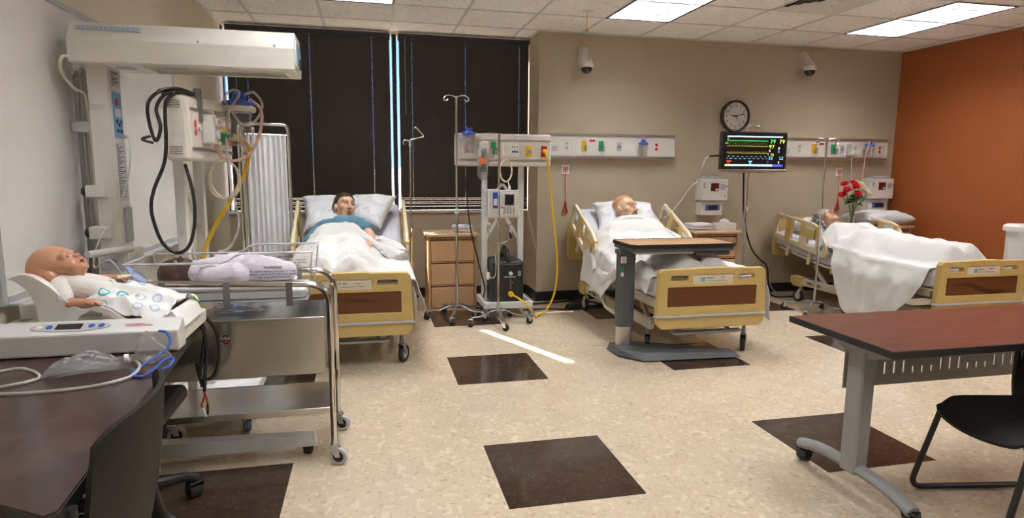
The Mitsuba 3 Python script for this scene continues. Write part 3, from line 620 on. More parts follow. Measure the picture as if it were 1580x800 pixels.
put('blanket_001__gathered_corner', cat_([hem(B2, [(-.47, 1.05, .50), (-.48, .95, .47), (-.47, .80, .50), (-.44, .72, .60)], .05, 17, '', '', wob=.08), hem(B2, [(-.36, .45, .64), (-.41, .25, .62), (-.42, .12, .56)], .055, 19, '', '', wob=.07)]), 'm_blanket', 60)
# the bed by the orange wall ----------------------------------------
B3 = (4.865, 4.02, 0); bed3, p3 = make_bed('nearly flat hospital bed by the orange wall with a grey-haired patient in it', B3, 9, 1.28, 3, (.02, .02))
pillow('white pillow under the curly grey hair of the patient by the orange wall', (B3[0]-.05, B3[1]+1.85, .775), (.58, .40, .14), tilt(12, 0, 3), 12)
mk3 = Thing('patient_manikin', 'training manikin with curly grey hair lying in the bed by the orange wall', 'manikin', 'adult patient manikins')
make_head(mk3, frame((.10, -.30, .95), (-.05, .95, .30), W(B3, (-.10, 1.72, .872))), (.58, .35, .24), (.42, .15, .11), hair=lambda p: sst(0, .012, (p[:, 2]-.035)+np.maximum(0, -p[:, 1]+.045)*1.6), hair_mat='m_hair_grey', curl=.016, brow=(.2, .12, .08), scale=1.1)
mk3.part('torso', limbs(wb(B3, [((-.22, 1.40, .69), .05, (.04, 1.40, .69), .05), ((-.22, 1.10, .69), .09, (.06, 1.10, .69), .09), ((-.20, 1.40, .69), .08, (-.20, 1.12, .69), .09), ((.04, 1.40, .69), .08, (.05, 1.12, .69), .09), ((-.09, 1.52, .80), .075, (-.09, 1.45, .76), .05)]), .014, 10), 'm_gown', 60, label='teal gown at the neck')
mk3.part('neck', limbs(wb(B3, [((-.09, 1.52, .80), .052, (-.10, 1.66, .845), .05)]), .01, 4), 'm_skin', 60)
body3 = [((-.24, 1.38, .74), .12, (.08, 1.38, .74), .12), ((-.20, 1.05, .70), .13, (.06, 1.05, .70), .13), ((-.16, 1.0, .70), .11, (-.16, .5, .70), .085), ((.04, 1.0, .70), .11, (.06, .5, .70), .085), ((-.16, .5, .70), .08, (-.14, .16, .72), .07), ((.06, .5, .70), .08, (.04, .16, .72), .07), ((-.34, 1.3, .66), .07, (-.33, .9, .66), .06)]
def ov3(y): return .05+.50*float(sst(1.17, .86, y)*sst(-.08, .40, y))
blanket('blanket', 'white blanket over the grey-haired patient, hanging almost to the floor', 'blanket', B3, p3, body3, .075, lambda u: 1.48+.02*np.cos(u*2)-.10*np.maximum(-u, 0), ov3, lambda y: .06, 37, fold=.014, out=.075)
# ---------------------------------------------------------------- left side: whiteboard, warmer, bassinet, desk
scene['m_plastic'] = {'type': 'blendbsdf', 'weight': .15, 'a': {'type': 'thindielectric', 'int_ior': 1.49}, 'b': {'type': 'twosided', 'bsdf': {'type': 'principled', 'base_color': {'type': 'rgb', 'value': [.75, .77, .80]}, 'roughness': .15, 'specular': .6}}}
scene['m_rim'] = {'type': 'blendbsdf', 'weight': .55, 'a': {'type': 'thindielectric', 'int_ior': 1.49}, 'b': {'type': 'twosided', 'bsdf': {'type': 'principled', 'base_color': {'type': 'rgb', 'value': [.66, .70, .74]}, 'roughness': .12, 'specular': .6}}}
scene['m_tube_clear'] = {'type': 'blendbsdf', 'weight': .5, 'a': {'type': 'thindielectric', 'int_ior': 1.49}, 'b': {'type': 'twosided', 'bsdf': {'type': 'principled', 'base_color': {'type': 'rgb', 'value': [.72, .70, .66]}, 'roughness': .25, 'specular': .6}}}
mat('m_pink_tube', (.75, .48, .45), .3)
mat('m_cream_tube', (.72, .66, .50), .35)
mat('m_glass_dark', (.01, .012, .014), .08, spec=.6)
wbz0, wbz1, wby0, wby1 = .875, 2.115, 2.69, 5.05
wbd = Thing('whiteboard', 'large wall-mounted whiteboard in a grey aluminium frame on the left wall', 'whiteboard')
wbd.part('panel', bx(XL, XL+.014, wby0, wby1, wbz0, wbz1, .001), 'm_whiteboard', False)
wbd.parts('frame_rail', [bx(XL, XL+.022, wby0-.02, wby0+.015, wbz0-.02, wbz1+.02, .003), bx(XL, XL+.022, wby1-.015, wby1+.02, wbz0-.02, wbz1+.02, .003), bx(XL, XL+.022, wby0+.015, wby1-.015, wbz1-.01, wbz1+.02, .003)], 'm_grey')
wbd.part('tray', cat_([bx(XL, XL+.022, wby0+.015, wby1-.015, wbz0-.025, wbz0+.015, .003), bx(XL+.01, XL+.07, wby0+.015, wby1-.015, wbz0-.025, wbz0-.012, .003)]), 'm_grey')

# radiant warmer
wm = Thing('infant_warmer', 'ivory infant radiant warmer with a long overhead heater head, standing against the whiteboard', 'infant warmer')
hp = [(3.205, 1.845), (3.205, 1.948), (3.262, 2.028), (3.46, 2.028), (3.52, 1.948), (3.52, 1.845)]
hd = extr(Polygon(hp).buffer(-.006).buffer(.006), .955, 'yz', (-1.287, 0, 0), .006)
rec = m3.Manifold.cube([.60, .17, .118]).translate([-.985, 3.275, 1.83])
hd.merge_vertices(); hm_ = m3.Manifold(m3.Mesh(np.array(hd.vertices, np.float32), np.array(hd.faces, np.uint32)))
cav = tm(hm_-rec)
head_k = wm.part('heater_head', cav, 'm_ivory', 25)
yy = np.linspace(-.083, .083, 13); arc = np.stack([3.36+yy, np.interp(yy, [-.083, -.02, .083], [1.848, 1.942, 1.848])], 1)
wm.part('reflector', grid(np.stack([np.stack([np.full(13, x), arc[:, 0], arc[:, 1]], 1) for x in (-.983, -.387)]), .001), 'm_chrome', True, under=head_k, label='mirrored heater reflector')
wm.part('heater_rod', bar((-.97, 3.36, 1.858), (-.40, 3.36, 1.858), .007), 'm_lightgrey', under=head_k)
wm.part('bezel', cat_([bx(-1.0, -.37, 3.263, 3.275, 1.838, 1.848, .002), bx(-1.0, -.37, 3.445, 3.457, 1.838, 1.848, .002), bx(-1.0, -.985, 3.263, 3.457, 1.838, 1.848, .002), bx(-.385, -.37, 3.263, 3.457, 1.838, 1.848, .002)]), 'm_putty', False, under=head_k)
wm.part('speaker', disc(.045, .004, .001, 20, None, (-1.10, 3.35, 1.842)), 'm_grey', under=head_k)
ek = wm.part('end_cap', extr(Polygon(hp).buffer(-.03), .004, 'yz', (-.333, 0, 0)), 'm_offwhite', under=head_k)
wm.part('end_window', cat_([bx(-.331, -.3265, 3.295, 3.43, 1.885, 1.985, .004)]), 'm_paleblue', under=head_k, label='blue window with a black clip')
wm.part('clip', bx(-.328, -.320, 3.375, 3.42, 1.875, 1.925, .003), 'm_black', under=head_k)
sl = np.array([0, .057, .080]); sl = sl/np.linalg.norm(sl)
def slope(m, x, s): # local xz label (y=0 plane, facing -y) -> sloping face
    m = tm(m).copy(); v = m.vertices; base = np.array([0, 3.2045, 1.950]); nrm = np.array([0, -sl[2], sl[1]])
    m.vertices = base+np.stack([v[:, 0]+x, v[:, 0]*0, v[:, 0]*0], 1)+(v[:, 2:3]+s)*sl-v[:, 1:2]*nrm*1.0; return m
lk = wm.part('label', slope(bx(-.135, .135, -.0016, 0, .045, .072, .0004), -1.125, 0), 'm_lightgrey', False, under=head_k, label='pale blue edged sticker')
wm.part('lettering', cat_([slope(bx(-.13, .13, -.0025, -.0012, z0, z0+.0015, 0), -1.125, 0) for z0 in (.047, .0685)]+[slope(bx(-.125+.018*k, -.125+.018*k+.013, -.0025, -.0012, z0, z0+.004, 0), -1.125, 0) for k in range(14) for z0 in (.0515, .0605)]), 'm_paleblue', False, under=head_k, kind='stuff')
wm.parts('screw', [disc(.006, .003, .001, 10, (0, -1, 0), (x, 3.206, 1.955)) for x in (-.75, -.42)], 'm_grey', under=head_k)
ck = wm.part('column', bx(-1.256, -1.164, 3.30, 3.452, .90, 1.85, .005), 'm_offwhite')
wm.part('lower_box', cat_([bx(-1.262, -1.125, 3.27, 3.475, .12, .985, .006)]), 'm_offwhite')
def sidebox(y0, y1, z0, z1, d=.0015): return bx(-1.1645, -1.164+d, y0, y1, z0, z1, .0005)
pk = wm.part('control_panel', sidebox(3.325, 3.43, 1.52, 1.735, .002), 'm_paleblue', False, under=ck, label='blue control panel with red switch')
wm.part('switch', cat_([bx(-1.163, -1.158, 3.358, 3.385, 1.675, 1.705, .002)]), 'm_red', under=ck, label='red rocker switch')
wm.part('display', sidebox(3.345, 3.415, 1.62, 1.66, .003), 'm_lightgrey', False, under=ck)
wm.parts('socket', [disc(.009, .004, .001, 12, (1, 0, 0), (-1.163, y, z)) for y, z in ((3.36, 1.60), (3.385, 1.585), (3.41, 1.60), (3.365, 1.555), (3.405, 1.555))], 'm_black', under=ck)
wm.parts('instruction_label', [sidebox(3.325, 3.435, 1.76, 1.835), sidebox(3.335, 3.44, 1.22, 1.50)], 'm_lightgrey', False, under=ck, label='grey instruction label')
wm.part('lettering', cat_([sidebox(3.333, 3.36+.06*((k*7) % 5)/4, z, z+.0035, .0022) for k, z in enumerate(list(np.arange(1.765, 1.83, .0085))+list(np.arange(1.23, 1.49, .0095)))]), 'm_ink', False, under=ck, kind='stuff')
wm.part('holder', cat_([bx(-1.165, -1.150, 3.355, 3.43, 1.02, 1.19, .004)]), 'm_grey', under=ck, label='clear grey document holder')
wm.part('label', bx(-1.25, -1.19, 3.2985, 3.30, 1.645, 1.672, .0004), 'm_lightgrey', False, under=ck)
wm.part('box_label', cat_([bx(-1.25, -1.15, 3.2685, 3.27, .89, .97, .0004), bx(-1.1255, -1.124, 3.30, 3.40, .90, .96, .0004)]), 'm_lightgrey', False, under=wm.key+'__lower_box')
wm.part('lettering', cat_([bx(-1.245+.012*(k % 6), -1.237+.012*(k % 6), 3.2678, 3.2690, z, z+.004, 0) for z in (.90, .935, .945) for k in range(6)]+[bx(-1.262, -1.125, 3.2685, 3.2705, .868, .874, 0)]), 'm_paleblue', False, under=wm.key+'__lower_box', kind='stuff')
for y in (3.03, 3.60):
    wm.part('base_leg', hullpts([(x, y+s*w, z) for s in (-1, 1) for x, z, w in ((-1.26, .055, .05), (-.28, .055, .04), (-1.26, .125, .038), (-.29, .105, .028))]), 'm_lightgrey', label='light grey base leg')
wm.part('base_beam', bx(-1.27, -1.12, 2.99, 3.64, .055, .13, .01), 'm_lightgrey')
for y in (3.03, 3.60):
    for x in (-.325, -1.19): caster(wm, x, y, .026, .035, .056, 80 if x > -1 else 30, 'm_rubber', 'm_black', 'm_black')
poles = [[(-1.345, 3.42, .03), (-1.345, 3.42, 1.80), (-1.345, 3.45, 1.83)], [(-1.318, 3.40, .03), (-1.318, 3.40, 1.82), (-1.318, 3.43, 1.845)], [(-1.292, 3.38, .03), (-1.292, 3.38, 1.80), (-1.292, 3.41, 1.83)]]
for p in poles: wm.part('rail_pole', tube(p, .0115, 10), 'm_pole', label='grey steel accessory pole')
wm.part('pole_clip', bx(-1.362, -1.275, 3.363, 3.43, 1.545, 1.60, .004), 'm_alu')
for z in (1.27, 1.075):
    k = wm.part('pole_clamp', bx(-1.29, -1.20, 3.27, 3.372, z-.03, z+.03, .006), 'm_offwhite')
    wm.part('knob', lathe([(0, 0), (.024, 0), (.026, .008), (.020, .022), (.012, .028), (0, .028)], 8, (-1, -.2, 0), (-1.29, 3.31, z)), 'm_black', under=k)
wm.part('handle', bar((-1.235, 3.10, .995), (-1.12, 3.30, 1.00), .017, 12), 'm_offwhite', label='white grip bar')
wm.part('power_cable', tube(cr([(-1.27, 3.22, 1.87), (-1.305, 3.20, 1.86), (-1.32, 3.22, 1.80), (-1.30, 3.28, 1.74), (-1.27, 3.32, 1.70), (-1.265, 3.33, 1.50), (-1.268, 3.33, .95), (-1.27, 3.33, .3)], 8), .007, 8), 'm_putty')
wm.part('probe_plug', cat_([bar((-1.163, 3.39, 1.530), (-1.125, 3.37, 1.528), .009)]), 'm_offwhite')
wm.part('probe_cable', tube(cr([(-1.125, 3.37, 1.528), (-1.112, 3.355, 1.48), (-1.12, 3.33, 1.35), (-1.16, 3.26, 1.17), (-1.21, 3.22, 1.08), (-1.24, 3.20, 1.00), (-1.225, 3.14, .93), (-1.15, 3.10, .97), (-1.11, 3.12, .90), (-1.10, 3.16, .80)], 8), .0035, 6), 'm_offwhite')

# bassinet cart
ct = Thing('bassinet_cart', 'stainless steel bassinet cart with tubular push rails, cabinet and open lower shelf', 'bassinet cart')
def uframe(y): return tube(fillet([(-1.0, y, .11), (-1.0, y, .893), (-.19, y, .868), (-.19, y, .11)], .10, 8), .0145, 12)
ct.parts('tube_frame', [uframe(2.89), uframe(3.29)], 'm_chrome')
ct.parts('cross_tube', [bar((-.205, 2.895, .79), (-.205, 3.285, .79), .010, 10), bar((-1.0, 2.895, .79), (-1.0, 3.285, .79), .010, 10), bar((-.19, 2.895, .33), (-.19, 3.285, .33), .010, 10)], 'm_chrome')
cb = ct.part('cabinet', cat_([bx(-.965, -.222, 2.945, 3.285, .43, .70, .004)]), 'm_steel', label='brushed steel cabinet')
ct.part('cabinet_top', bx(-.975, -.212, 2.915, 3.30, .70, .712, .003), 'm_steel')
ct.part('shelf', cat_([bx(-.985, -.20, 2.905, 3.275, .272, .278, .002), bx(-.985, -.20, 2.900, 2.906, .25, .280, .002), bx(-.985, -.20, 3.274, 3.28, .25, .280, .002)]), 'm_steel')
ek = ct.part('emblem', disc(.026, .0015, .0004, 28, (0, -1, 0), (-.648, 2.9455, .617)), 'm_ink', under=cb, label='round dark blue sticker with red and white print')
ct.part('lettering', cat_([text('USA', .014, (-.648, 2.9435, .617)), tube([(-.648+.0245*math.cos(a), 2.9438, .617+.0245*math.sin(a)) for a in np.linspace(0, 2*math.pi, 29)[:-1]], .001, 5, True)]), 'm_lightgrey', False, under=ek)
ct.part('red_print', bx(-.663, -.633, 2.9430, 2.9437, .601, .611, .0), 'm_red', False, under=ek)
for y in (2.89, 3.29):
    ct.parts('hanger_strap', [cat_([bx(x-.014, x+.014, y-.017, y-.013, .775, z, .001), bx(x-.014, x+.014, y-.017, y+.017, z-.006, z+.004, .001), bx(x-.014, x+.014, y-.016 if y < 3 else y-.04, y+.05 if y < 3 else y+.016, .775, .781, .001)]) for x, z in ((-.875, .893), (-.62, .888), (-.36, .880))], 'm_iron', label='flat steel strap')
for x in (-1.0, -.19):
    for y in (2.89, 3.29):
        caster(ct, x, y, .042, .024, .125, -15 if x > -.5 else 10, 'm_grey', 'm_black', 'm_alu')
# acrylic tub
tb = Thing('bassinet_tub', 'clear acrylic baby bassinet tub with a printed warning, resting in the steel cart', 'bassinet')
ytn, ytf, zb = 2.915, 3.265, .792
def rimz(x): return .972+.040*sst(-.64, -.555, x)
xs = np.array([-1.025, -.9, -.78, -.64, -.61, -.58, -.555, -.45, -.26])
def tubwall(y, yb): return grid(np.stack([np.stack([xs+np.where(xs < -1, 0, 0), np.full(9, y), rimz(xs)], 1), np.stack([np.where(xs < -1, -.95, np.where(xs > -.3, -.285, xs)), np.full(9, yb), np.full(9, zb)], 1)]))
wn = tb.part('wall', tubwall(ytn, ytn+.02), 'm_clear', False)
wf = tb.part('wall', tubwall(ytf, ytf-.02), 'm_clear', False)
tb.part('wall', grid(np.array([[(-1.025, ytn, .972), (-1.025, ytf, .972)], [(-.95, ytn+.02, zb), (-.95, ytf-.02, zb)]])), 'm_clear', False)
tb.part('wall', grid(np.array([[(-.26, ytn, 1.012), (-.26, ytf, 1.012)], [(-.285, ytn+.02, zb), (-.285, ytf-.02, zb)]])), 'm_clear', False)
tb.part('bottom', bx(-.95, -.285, ytn+.02, ytf-.02, zb-.004, zb, 0), 'm_rim', False)
rim = [(x, ytn, rimz(x)) for x in xs]+[(x, ytf, rimz(x)) for x in xs[::-1]]
tb.part('rim', tube(rim, .0075, 8, True, flat=(1.2, .7)), 'm_rim', 40, label='thick clear rim')
tb.parts('corner_edge', [bar(p, q, .004, 6) for p, q in (((-.26, ytn, 1.01), (-.285, ytn+.02, zb)), ((-.26, ytf, 1.01), (-.285, ytf-.02, zb)), ((-1.025, ytn, .97), (-.95, ytn+.02, zb)), ((-1.025, ytf, .97), (-.95, ytf-.02, zb)))], 'm_rim')
wl_ = [('WARNING', .0115, .940), ('TO AVOID TIPPING HAZARD OF THIS', .0078, .924), ('DEVICE, MAKE SURE THE ITEM BEING', .0078, .911), ('USED IS SECURED IN PLACE', .0078, .898), ('LOCKED CASTERS AND CABINET LOCK', .0078, .872)]
tb.part('lettering', cat_([text(s, h, (-.43, ytn+.0005-.0+(.972-z)*.0, z)) for s, h, z in wl_]), 'm_ink', False, under=wn, label='dark printed warning lines')
def mirror_text(s, h, x, y, z):
    m = text(s, h, (0, 0, 0)); v = m.vertices.copy(); v[:, 0] *= -1; m.vertices = v; m.invert(); m.apply_translation((x, y, z)); return m
tb.part('lettering', cat_([mirror_text(s, h, -.42, ytf-.0005, z) for s, h, z in wl_]), 'm_ink', False, under=wf)
# mattress pad, swaddled doll
one('bassinet_mattress', [rbx(-.93, -.295, 2.955, 3.225, .795, .835, .012), rbx(-.90, -.36, 2.95, 3.23, .836, .858, .010)], 'm_sheet', 'thin white mattress pads in the clear bassinet tub', 'mattress')
d2 = Thing('baby_doll', 'dark-skinned baby doll swaddled in speckled lilac cloth in the clear bassinet', 'baby doll')
make_head(d2, frame((.12, -.14, .98), (-1, 0, .12), (-.872, 3.08, .912)), (.062, .024, .016), (.08, .02, .018), baby=True, scale=.80, eye=True)
def f_lilac(p, n, uv): return mix((.58, .53, .63), (.70, .66, .74), smoothstep(.40, .65, noise(p.x*420, p.y*420+p.z*300, p.z*360)))
mat('m_lilac', pr(f_lilac), .85, sheen=.3, bump=(lambda p, n, uv: fbm(p.x*30, p.y*30, p.z*30, 3), .004))
sw = limbs([((-.775, 3.08, .905), .052, (-.66, 3.085, .915), .068), ((-.66, 3.085, .915), .068, (-.55, 3.085, .918), .070), ((-.55, 3.085, .918), .070, (-.39, 3.08, .895), .046), ((-.72, 3.03, .89), .045, (-.60, 3.02, .895), .055), ((-.72, 3.13, .89), .045, (-.60, 3.14, .895), .055)], .006, 10)
v = np.array(sw.vertices); v += ((1-np.abs(meshkit.fbm(v*np.array([26, 9, 9]), 3, 4)*2-1))**3)[:, None]*np.array([0, .0, .010]); sw.vertices = v
d2.part('swaddle', sw, 'm_lilac', 60, label='speckled lilac swaddling blanket')
d2.part('swaddle_edge', tube(cr([(-.755, 3.03, .935), (-.72, 3.02, .945), (-.66, 3.01, .940), (-.60, 2.985, .92)], 6), .006, 8), 'm_lilac', 60)
# clear packet on the cabinet
u, v_ = np.meshgrid(np.linspace(-.75, -.49, 40), np.linspace(3.03, 3.24, 30), indexing='ij')
one('plastic_packet', grid(np.stack([u+.04*(v_-3.13), v_, .716+.012*meshkit.fbm(np.stack([u*22, v_*22, u*0], -1), 3, 3)+.004], -1), .001), 'm_plastic', 'clear crinkled plastic packet on the steel cabinet top', 'plastic bag', smooth=40)

# desk
mat('m_desk', pr(lambda p, n, uv: mix(mix((.024, .009, .009), (.036, .014, .012), fbm(p.x*40, p.y*6, 0, 3)), (.10, .05, .045), smoothstep(.55, .75, fbm(p.x*5+3, p.y*5, 1., 3))*.25)), .2, spec=.38)
mat('m_desk_edge', (.012, .012, .013), .4)
dk = Thing('desk', 'dark mahogany laminate desk with a black edge along the left wall', 'desk')
dp = Polygon([(-.596, 1.22), (-.712, 2.80), (-1.365, 2.80), (-1.365, 1.30), (-.71, 1.30), (-.615, 1.215)])
dp = Polygon([(-.592, 1.262), (-.718, 2.82), (-1.365, 2.82), (-1.365, 1.34), (-.73, 1.325), (-.61, 1.25)])
dk.part('top', extr(dp, .004, 'xy', (0, 0, .736)), 'm_desk', False)
dk.part('edge_band', extr(dp.buffer(.002), .034, 'xy', (0, 0, .702), .003), 'm_desk_edge', False)
dk.parts('leg', [bx(-1.28, -1.22, 1.50, 1.56, 0, .70, .006), bx(-1.28, -1.22, 2.66, 2.72, 0, .70, .006), bx(-1.05, -1.0, 2.72, 2.77, 0, .70, .006), bx(-.80, -.75, 1.36, 1.41, 0, .70, .006)], 'm_black')
dk.part('modesty_panel', bx(-1.34, -1.32, 1.5, 2.75, .35, .70, .003), 'm_black')

# front chair: black shell on a sled frame
def shell_chair(label, at, rz, group):
    t = Thing('stacking_chair', label, 'chair', group, at=at, rz=rz)
    # local: seat looks towards -y; back at y = 0
    u, w = np.meshgrid(np.linspace(-1, 1, 25), np.linspace(0, 1, 25), indexing='ij')
    hw = .262-.02*sst(.8, 1, w)*np.abs(u)**3-.03*sst(.35, 0, w)
    x = u*hw; z = .40+.455*w-.03*(np.abs(u)**6)*sst(.5, 1, w)+.05*np.abs(u)**5*sst(.3, 0, w)
    y = .0+.07*w**1.5-.06*u**2+.02*np.sin(w*math.pi)
    t.part('backrest', grid(np.stack([x, y, z], -1), .012), 'm_shell', 50, label='charcoal moulded back shell')
    u, w = np.meshgrid(np.linspace(-1, 1, 21), np.linspace(0, 1, 21), indexing='ij')
    xs_ = u*(.235-.03*np.abs(u)**3*sst(.6, 1, w)); ys = -.02-.44*w+.05*u**2*w**3; zs = .44-.018*(1-u**2)-.03*sst(.75, 1, w)
    t.part('seat', grid(np.stack([xs_, ys, zs], -1)[::-1], .012), 'm_shell', 50)
    for s in (-1, 1):
        t.part('sled_frame', tube(fillet([(s*.28, -.02, .72), (s*.28, -.02, .45), (s*.27, .12, .012), (s*.25, -.46, .012), (s*.225, -.36, .425), (s*.225, -.02, .425)], .06, 6), .012, 10), 'm_black')
    t.part('cross_bar', bar((-.215, -.30, .42), (.215, -.30, .42), .009), 'm_black')
    return t
mat('m_shell', (.015, .014, .013), .55, spec=.22)
shell_chair('charcoal shell chair pushed up to the dark desk at the left', (-.59, 1.59, 0), -86, 'charcoal shell chairs at the tables')
# swivel chair tucked under the far end of the desk
sc_ = Thing('swivel_chair', 'black swivel chair tucked under the far end of the dark desk, one caster showing', 'chair', at=(-.985, 2.50, 0))
for k in range(5):
    a = math.radians(40+72*k); c, s = math.cos(a), math.sin(a)
    sc_.part('base_arm', tube([(0, 0, .115), (c*.15, s*.15, .125), (c*.27, s*.27, .110), (c*.315, s*.315, .085)], [.032, .026, .02, .022], 10), 'm_black')
    caster(sc_, c*.31, s*.31, .031, .05, .075, 40+72*k+90, 'm_rubber', 'm_black', 'm_black')
sc_.part('column', bar((0, 0, .10), (0, 0, .44), .025, 12), 'm_black')
sc_.part('seat', rbx(-.23, .23, -.23, .23, .43, .50, .03), 'm_black')
sc_.part('backrest', rbx(-.255, -.205, -.20, .20, .56, .68, .02), 'm_black'); sc_.part('back_post', bx(-.245, -.225, -.03, .03, .45, .60, .005), 'm_black')

# baby scale with its cradle
bs = Thing('baby_scale', 'white electronic baby scale with a moulded cradle on the dark desk', 'baby scale')
bs.part('base', extr(Polygon([(2.345, .742), (2.345, .818), (2.425, .852), (2.44, .80), (2.44, .742)]).buffer(-.008).buffer(.008), .650, 'yz', (-1.322, 0, 0), .006), 'm_lightgrey', label='pale grey display housing')
bs.part('platform', cat_([rbx(-1.345, -.685, 2.405, 2.80, .742, .800, .012)]), 'm_offwhite')
ov = trimesh.creation.extrude_polygon(Polygon([(.125*math.cos(a)*(1 if 1 else 0), .027*math.sin(a)) for a in np.linspace(0, 2*math.pi, 40)[:-1]]), .002, engine='earcut'); SLP = rotm((1, 0, 0), 23, (0, 2.385, .8355)); ov.apply_translation((-1.02, 2.385, .835)); ov.apply_transform(SLP)
def slp(m): m = tm(m).copy(); m.apply_transform(SLP); return m
pk = bs.part('display_panel', ov, 'm_grey', False, label='oval grey keypad')
bs.part('display', slp(bx(-1.065, -.985, 2.370, 2.400, .8365, .8385, .0005)), 'm_glass_dark', False, under=pk, label='dark liquid crystal display')
bs.parts('button', [slp(disc(.0105, .0025, .0006, 16, None, (x, 2.385, .8365))) for x in (-1.085, -.955, -.925)], 'm_blue', under=pk)
bs.part('button', slp(disc(.0105, .0025, .0006, 16, None, (-1.115, 2.385, .8365))), 'm_offwhite', under=pk)
bs.part('lettering', cat_([slp(bx(-.85+.0, -.85+w, 2.374+.007*k, 2.3755+.007*k, .8355, .8362, 0)) for k, w in enumerate((.09, .085, .06))]), 'm_red_ink', False)
rl = bs.part('ruler', bx(-.765, -.69, 2.66, 2.76, .800, .803, .0006), 'm_lightgrey', False)
bs.part('ruler_marks', cat_([bx(-.755+.006*k, -.753+.006*k, 2.672, 2.684 if k % 5 else 2.692, .8028, .8036, 0) for k in range(10)]+[bx(-1.32, -1.28, 2.66+.01*k, 2.663+.01*k, .8001, .8006, 0) for k in range(6)]), 'm_ink', False, under=rl, kind='stuff')
bs.parts('post', [rbx(-1.33, -1.26, 2.70, 2.78, .79, .86, .012)], 'm_lightgrey')
lip = np.array([(-1.222, 1.004), (-1.165, 1.016), (-1.105, .980), (-1.060, .932), (-1.022, .899), (-.995, .886), (-.953, .896), (-.912, .880), (-.871, .850), (-.829, .826), (-.785, .815), (-.745, .835), (-.718, .868), (-.700, .850), (-.678, .803)])
bot = np.array([(-1.222, 1.004), (-1.192, .985), (-1.163, .955), (-1.145, .905), (-1.135, .801), (-1.045, .801), (-1.035, .82), (-1.01, .86), (-.977, .880), (-.94, .868), (-.89, .835), (-.85, .801), (-.678, .801)])
lipc = cr(lip, 5)
side_poly = Polygon(np.vstack([lipc, bot[::-1]])).buffer(0)
if side_poly.geom_type != 'Polygon': side_poly = max(side_poly.geoms, key=lambda g: g.area)
mat('m_white_gloss', (.80, .80, .79), .22, spec=.5)
bs.parts('cradle_side', [extr(side_poly, .012, 'xz', (0, 2.447, 0), .003), extr(side_poly, .012, 'xz', (0, 2.715, 0), .003)], 'm_white_gloss', label='glossy white moulded cradle')
yy = np.linspace(2.440, 2.710, 15); sag = (1-((yy-2.575)/.135)**2)
sag_x = sst(-1.22, -1.12, lipc[:, 0])*sst(-.70, -.80, lipc[:, 0])
bs.part('cradle_bed', grid(np.stack([np.stack([np.full(15, x)+.02*sag*sx, yy, np.full(15, z)-.035*sag*sx], 1) for (x, z), sx in zip(lipc, sag_x)]), .008), 'm_white_gloss', 40)
# the pale doll
d1 = Thing('baby_doll', 'pale baby doll with open mouth and white shirt, lying in the scale cradle', 'baby doll')
make_head(d1, frame((.70, -.12, .70), (-.68, .0, .70), (-1.118, 2.56, 1.022)), (.53, .27, .17), (.42, .14, .10), baby=True, mouth=.007, scale=.93)
SH = limbs([((-1.085, 2.52, .962), .040, (-1.085, 2.60, .962), .040), ((-1.085, 2.53, .96), .045, (-.99, 2.53, .93), .050), ((-1.085, 2.59, .96), .045, (-.99, 2.59, .93), .050), ((-.99, 2.53, .93), .05, (-.93, 2.57, .905), .05), ((-1.09, 2.495, .965), .030, (-1.07, 2.465, .925), .033)], .006, 8)
mat('m_shirt', (.72, .70, .69), .8, sheen=.2, bump=(lambda p, n, uv: fbm(p.x*40, p.y*40, p.z*40, 3), .003))
d1.part('shirt', SH, 'm_shirt', 60, label='white short sleeved baby shirt')
d1.part('neck', limbs([((-1.10, 2.56, .975), .034, (-1.09, 2.56, .985), .036)], .006, 4), 'm_skin_baby', 60)
arm = [((-1.07, 2.465, .922), .024, (-1.045, 2.455, .902), .022), ((-1.045, 2.455, .902), .022, (-.995, 2.452, .905), .016), ((-.995, 2.452, .905), .015, (-.975, 2.455, .905), .016)]
for k, (dy, L) in enumerate(((-.012, .026), (-.004, .031), (.004, .030), (.012, .024))):
    arm += [((-.972, 2.455+dy, .907), .0058, (-.972+L*.55, 2.455+dy*1.2, .907), .0052), ((-.972+L*.55, 2.455+dy*1.2, .907), .0052, (-.972+L, 2.455+dy*1.3, .899), .0044)]
arm += [((-.985, 2.440, .907), .0062, (-.965, 2.430, .905), .0054)]
d1.part('arm', limbs(arm, .003, 6), 'm_skin_baby', 60, label='bare arm with an open hand')
arm2 = [((-1.06, 2.63, .955), .024, (-1.0, 2.655, .955), .020), ((-1.0, 2.655, .955), .02, (-.955, 2.62, .965), .015), ((-.955, 2.62, .965), .014, (-.940, 2.61, .967), .014)]
for k, dy in enumerate((-.011, -.004, .004, .011)):
    arm2 += [((-.938, 2.61+dy, .968), .0056, (-.922, 2.608+dy, .966), .005), ((-.922, 2.608+dy, .966), .005, (-.914, 2.606+dy, .958), .0044)]
d1.part('arm', limbs(arm2, .003, 6), 'm_skin_baby', 60)
d1.part('wristband', tube(fillet([(-.935, 2.585, .972), (-.905, 2.60, .974), (-.905, 2.635, .972), (-.94, 2.645, .970)], .01), .005, 8), 'm_cream_tube', label='pale yellow band at the far hand')
d1.part('leg', limbs([((-.95, 2.54, .895), .045, (-.86, 2.53, .885), .035), ((-.86, 2.53, .885), .034, (-.82, 2.54, .868), .026), ((-.95, 2.61, .895), .045, (-.86, 2.62, .885), .035), ((-.86, 2.62, .885), .034, (-.82, 2.61, .868), .026), ((-.95, 2.54, .895), .045, (-.95, 2.61, .895), .045)], .008, 6), 'm_skin_baby', 60)
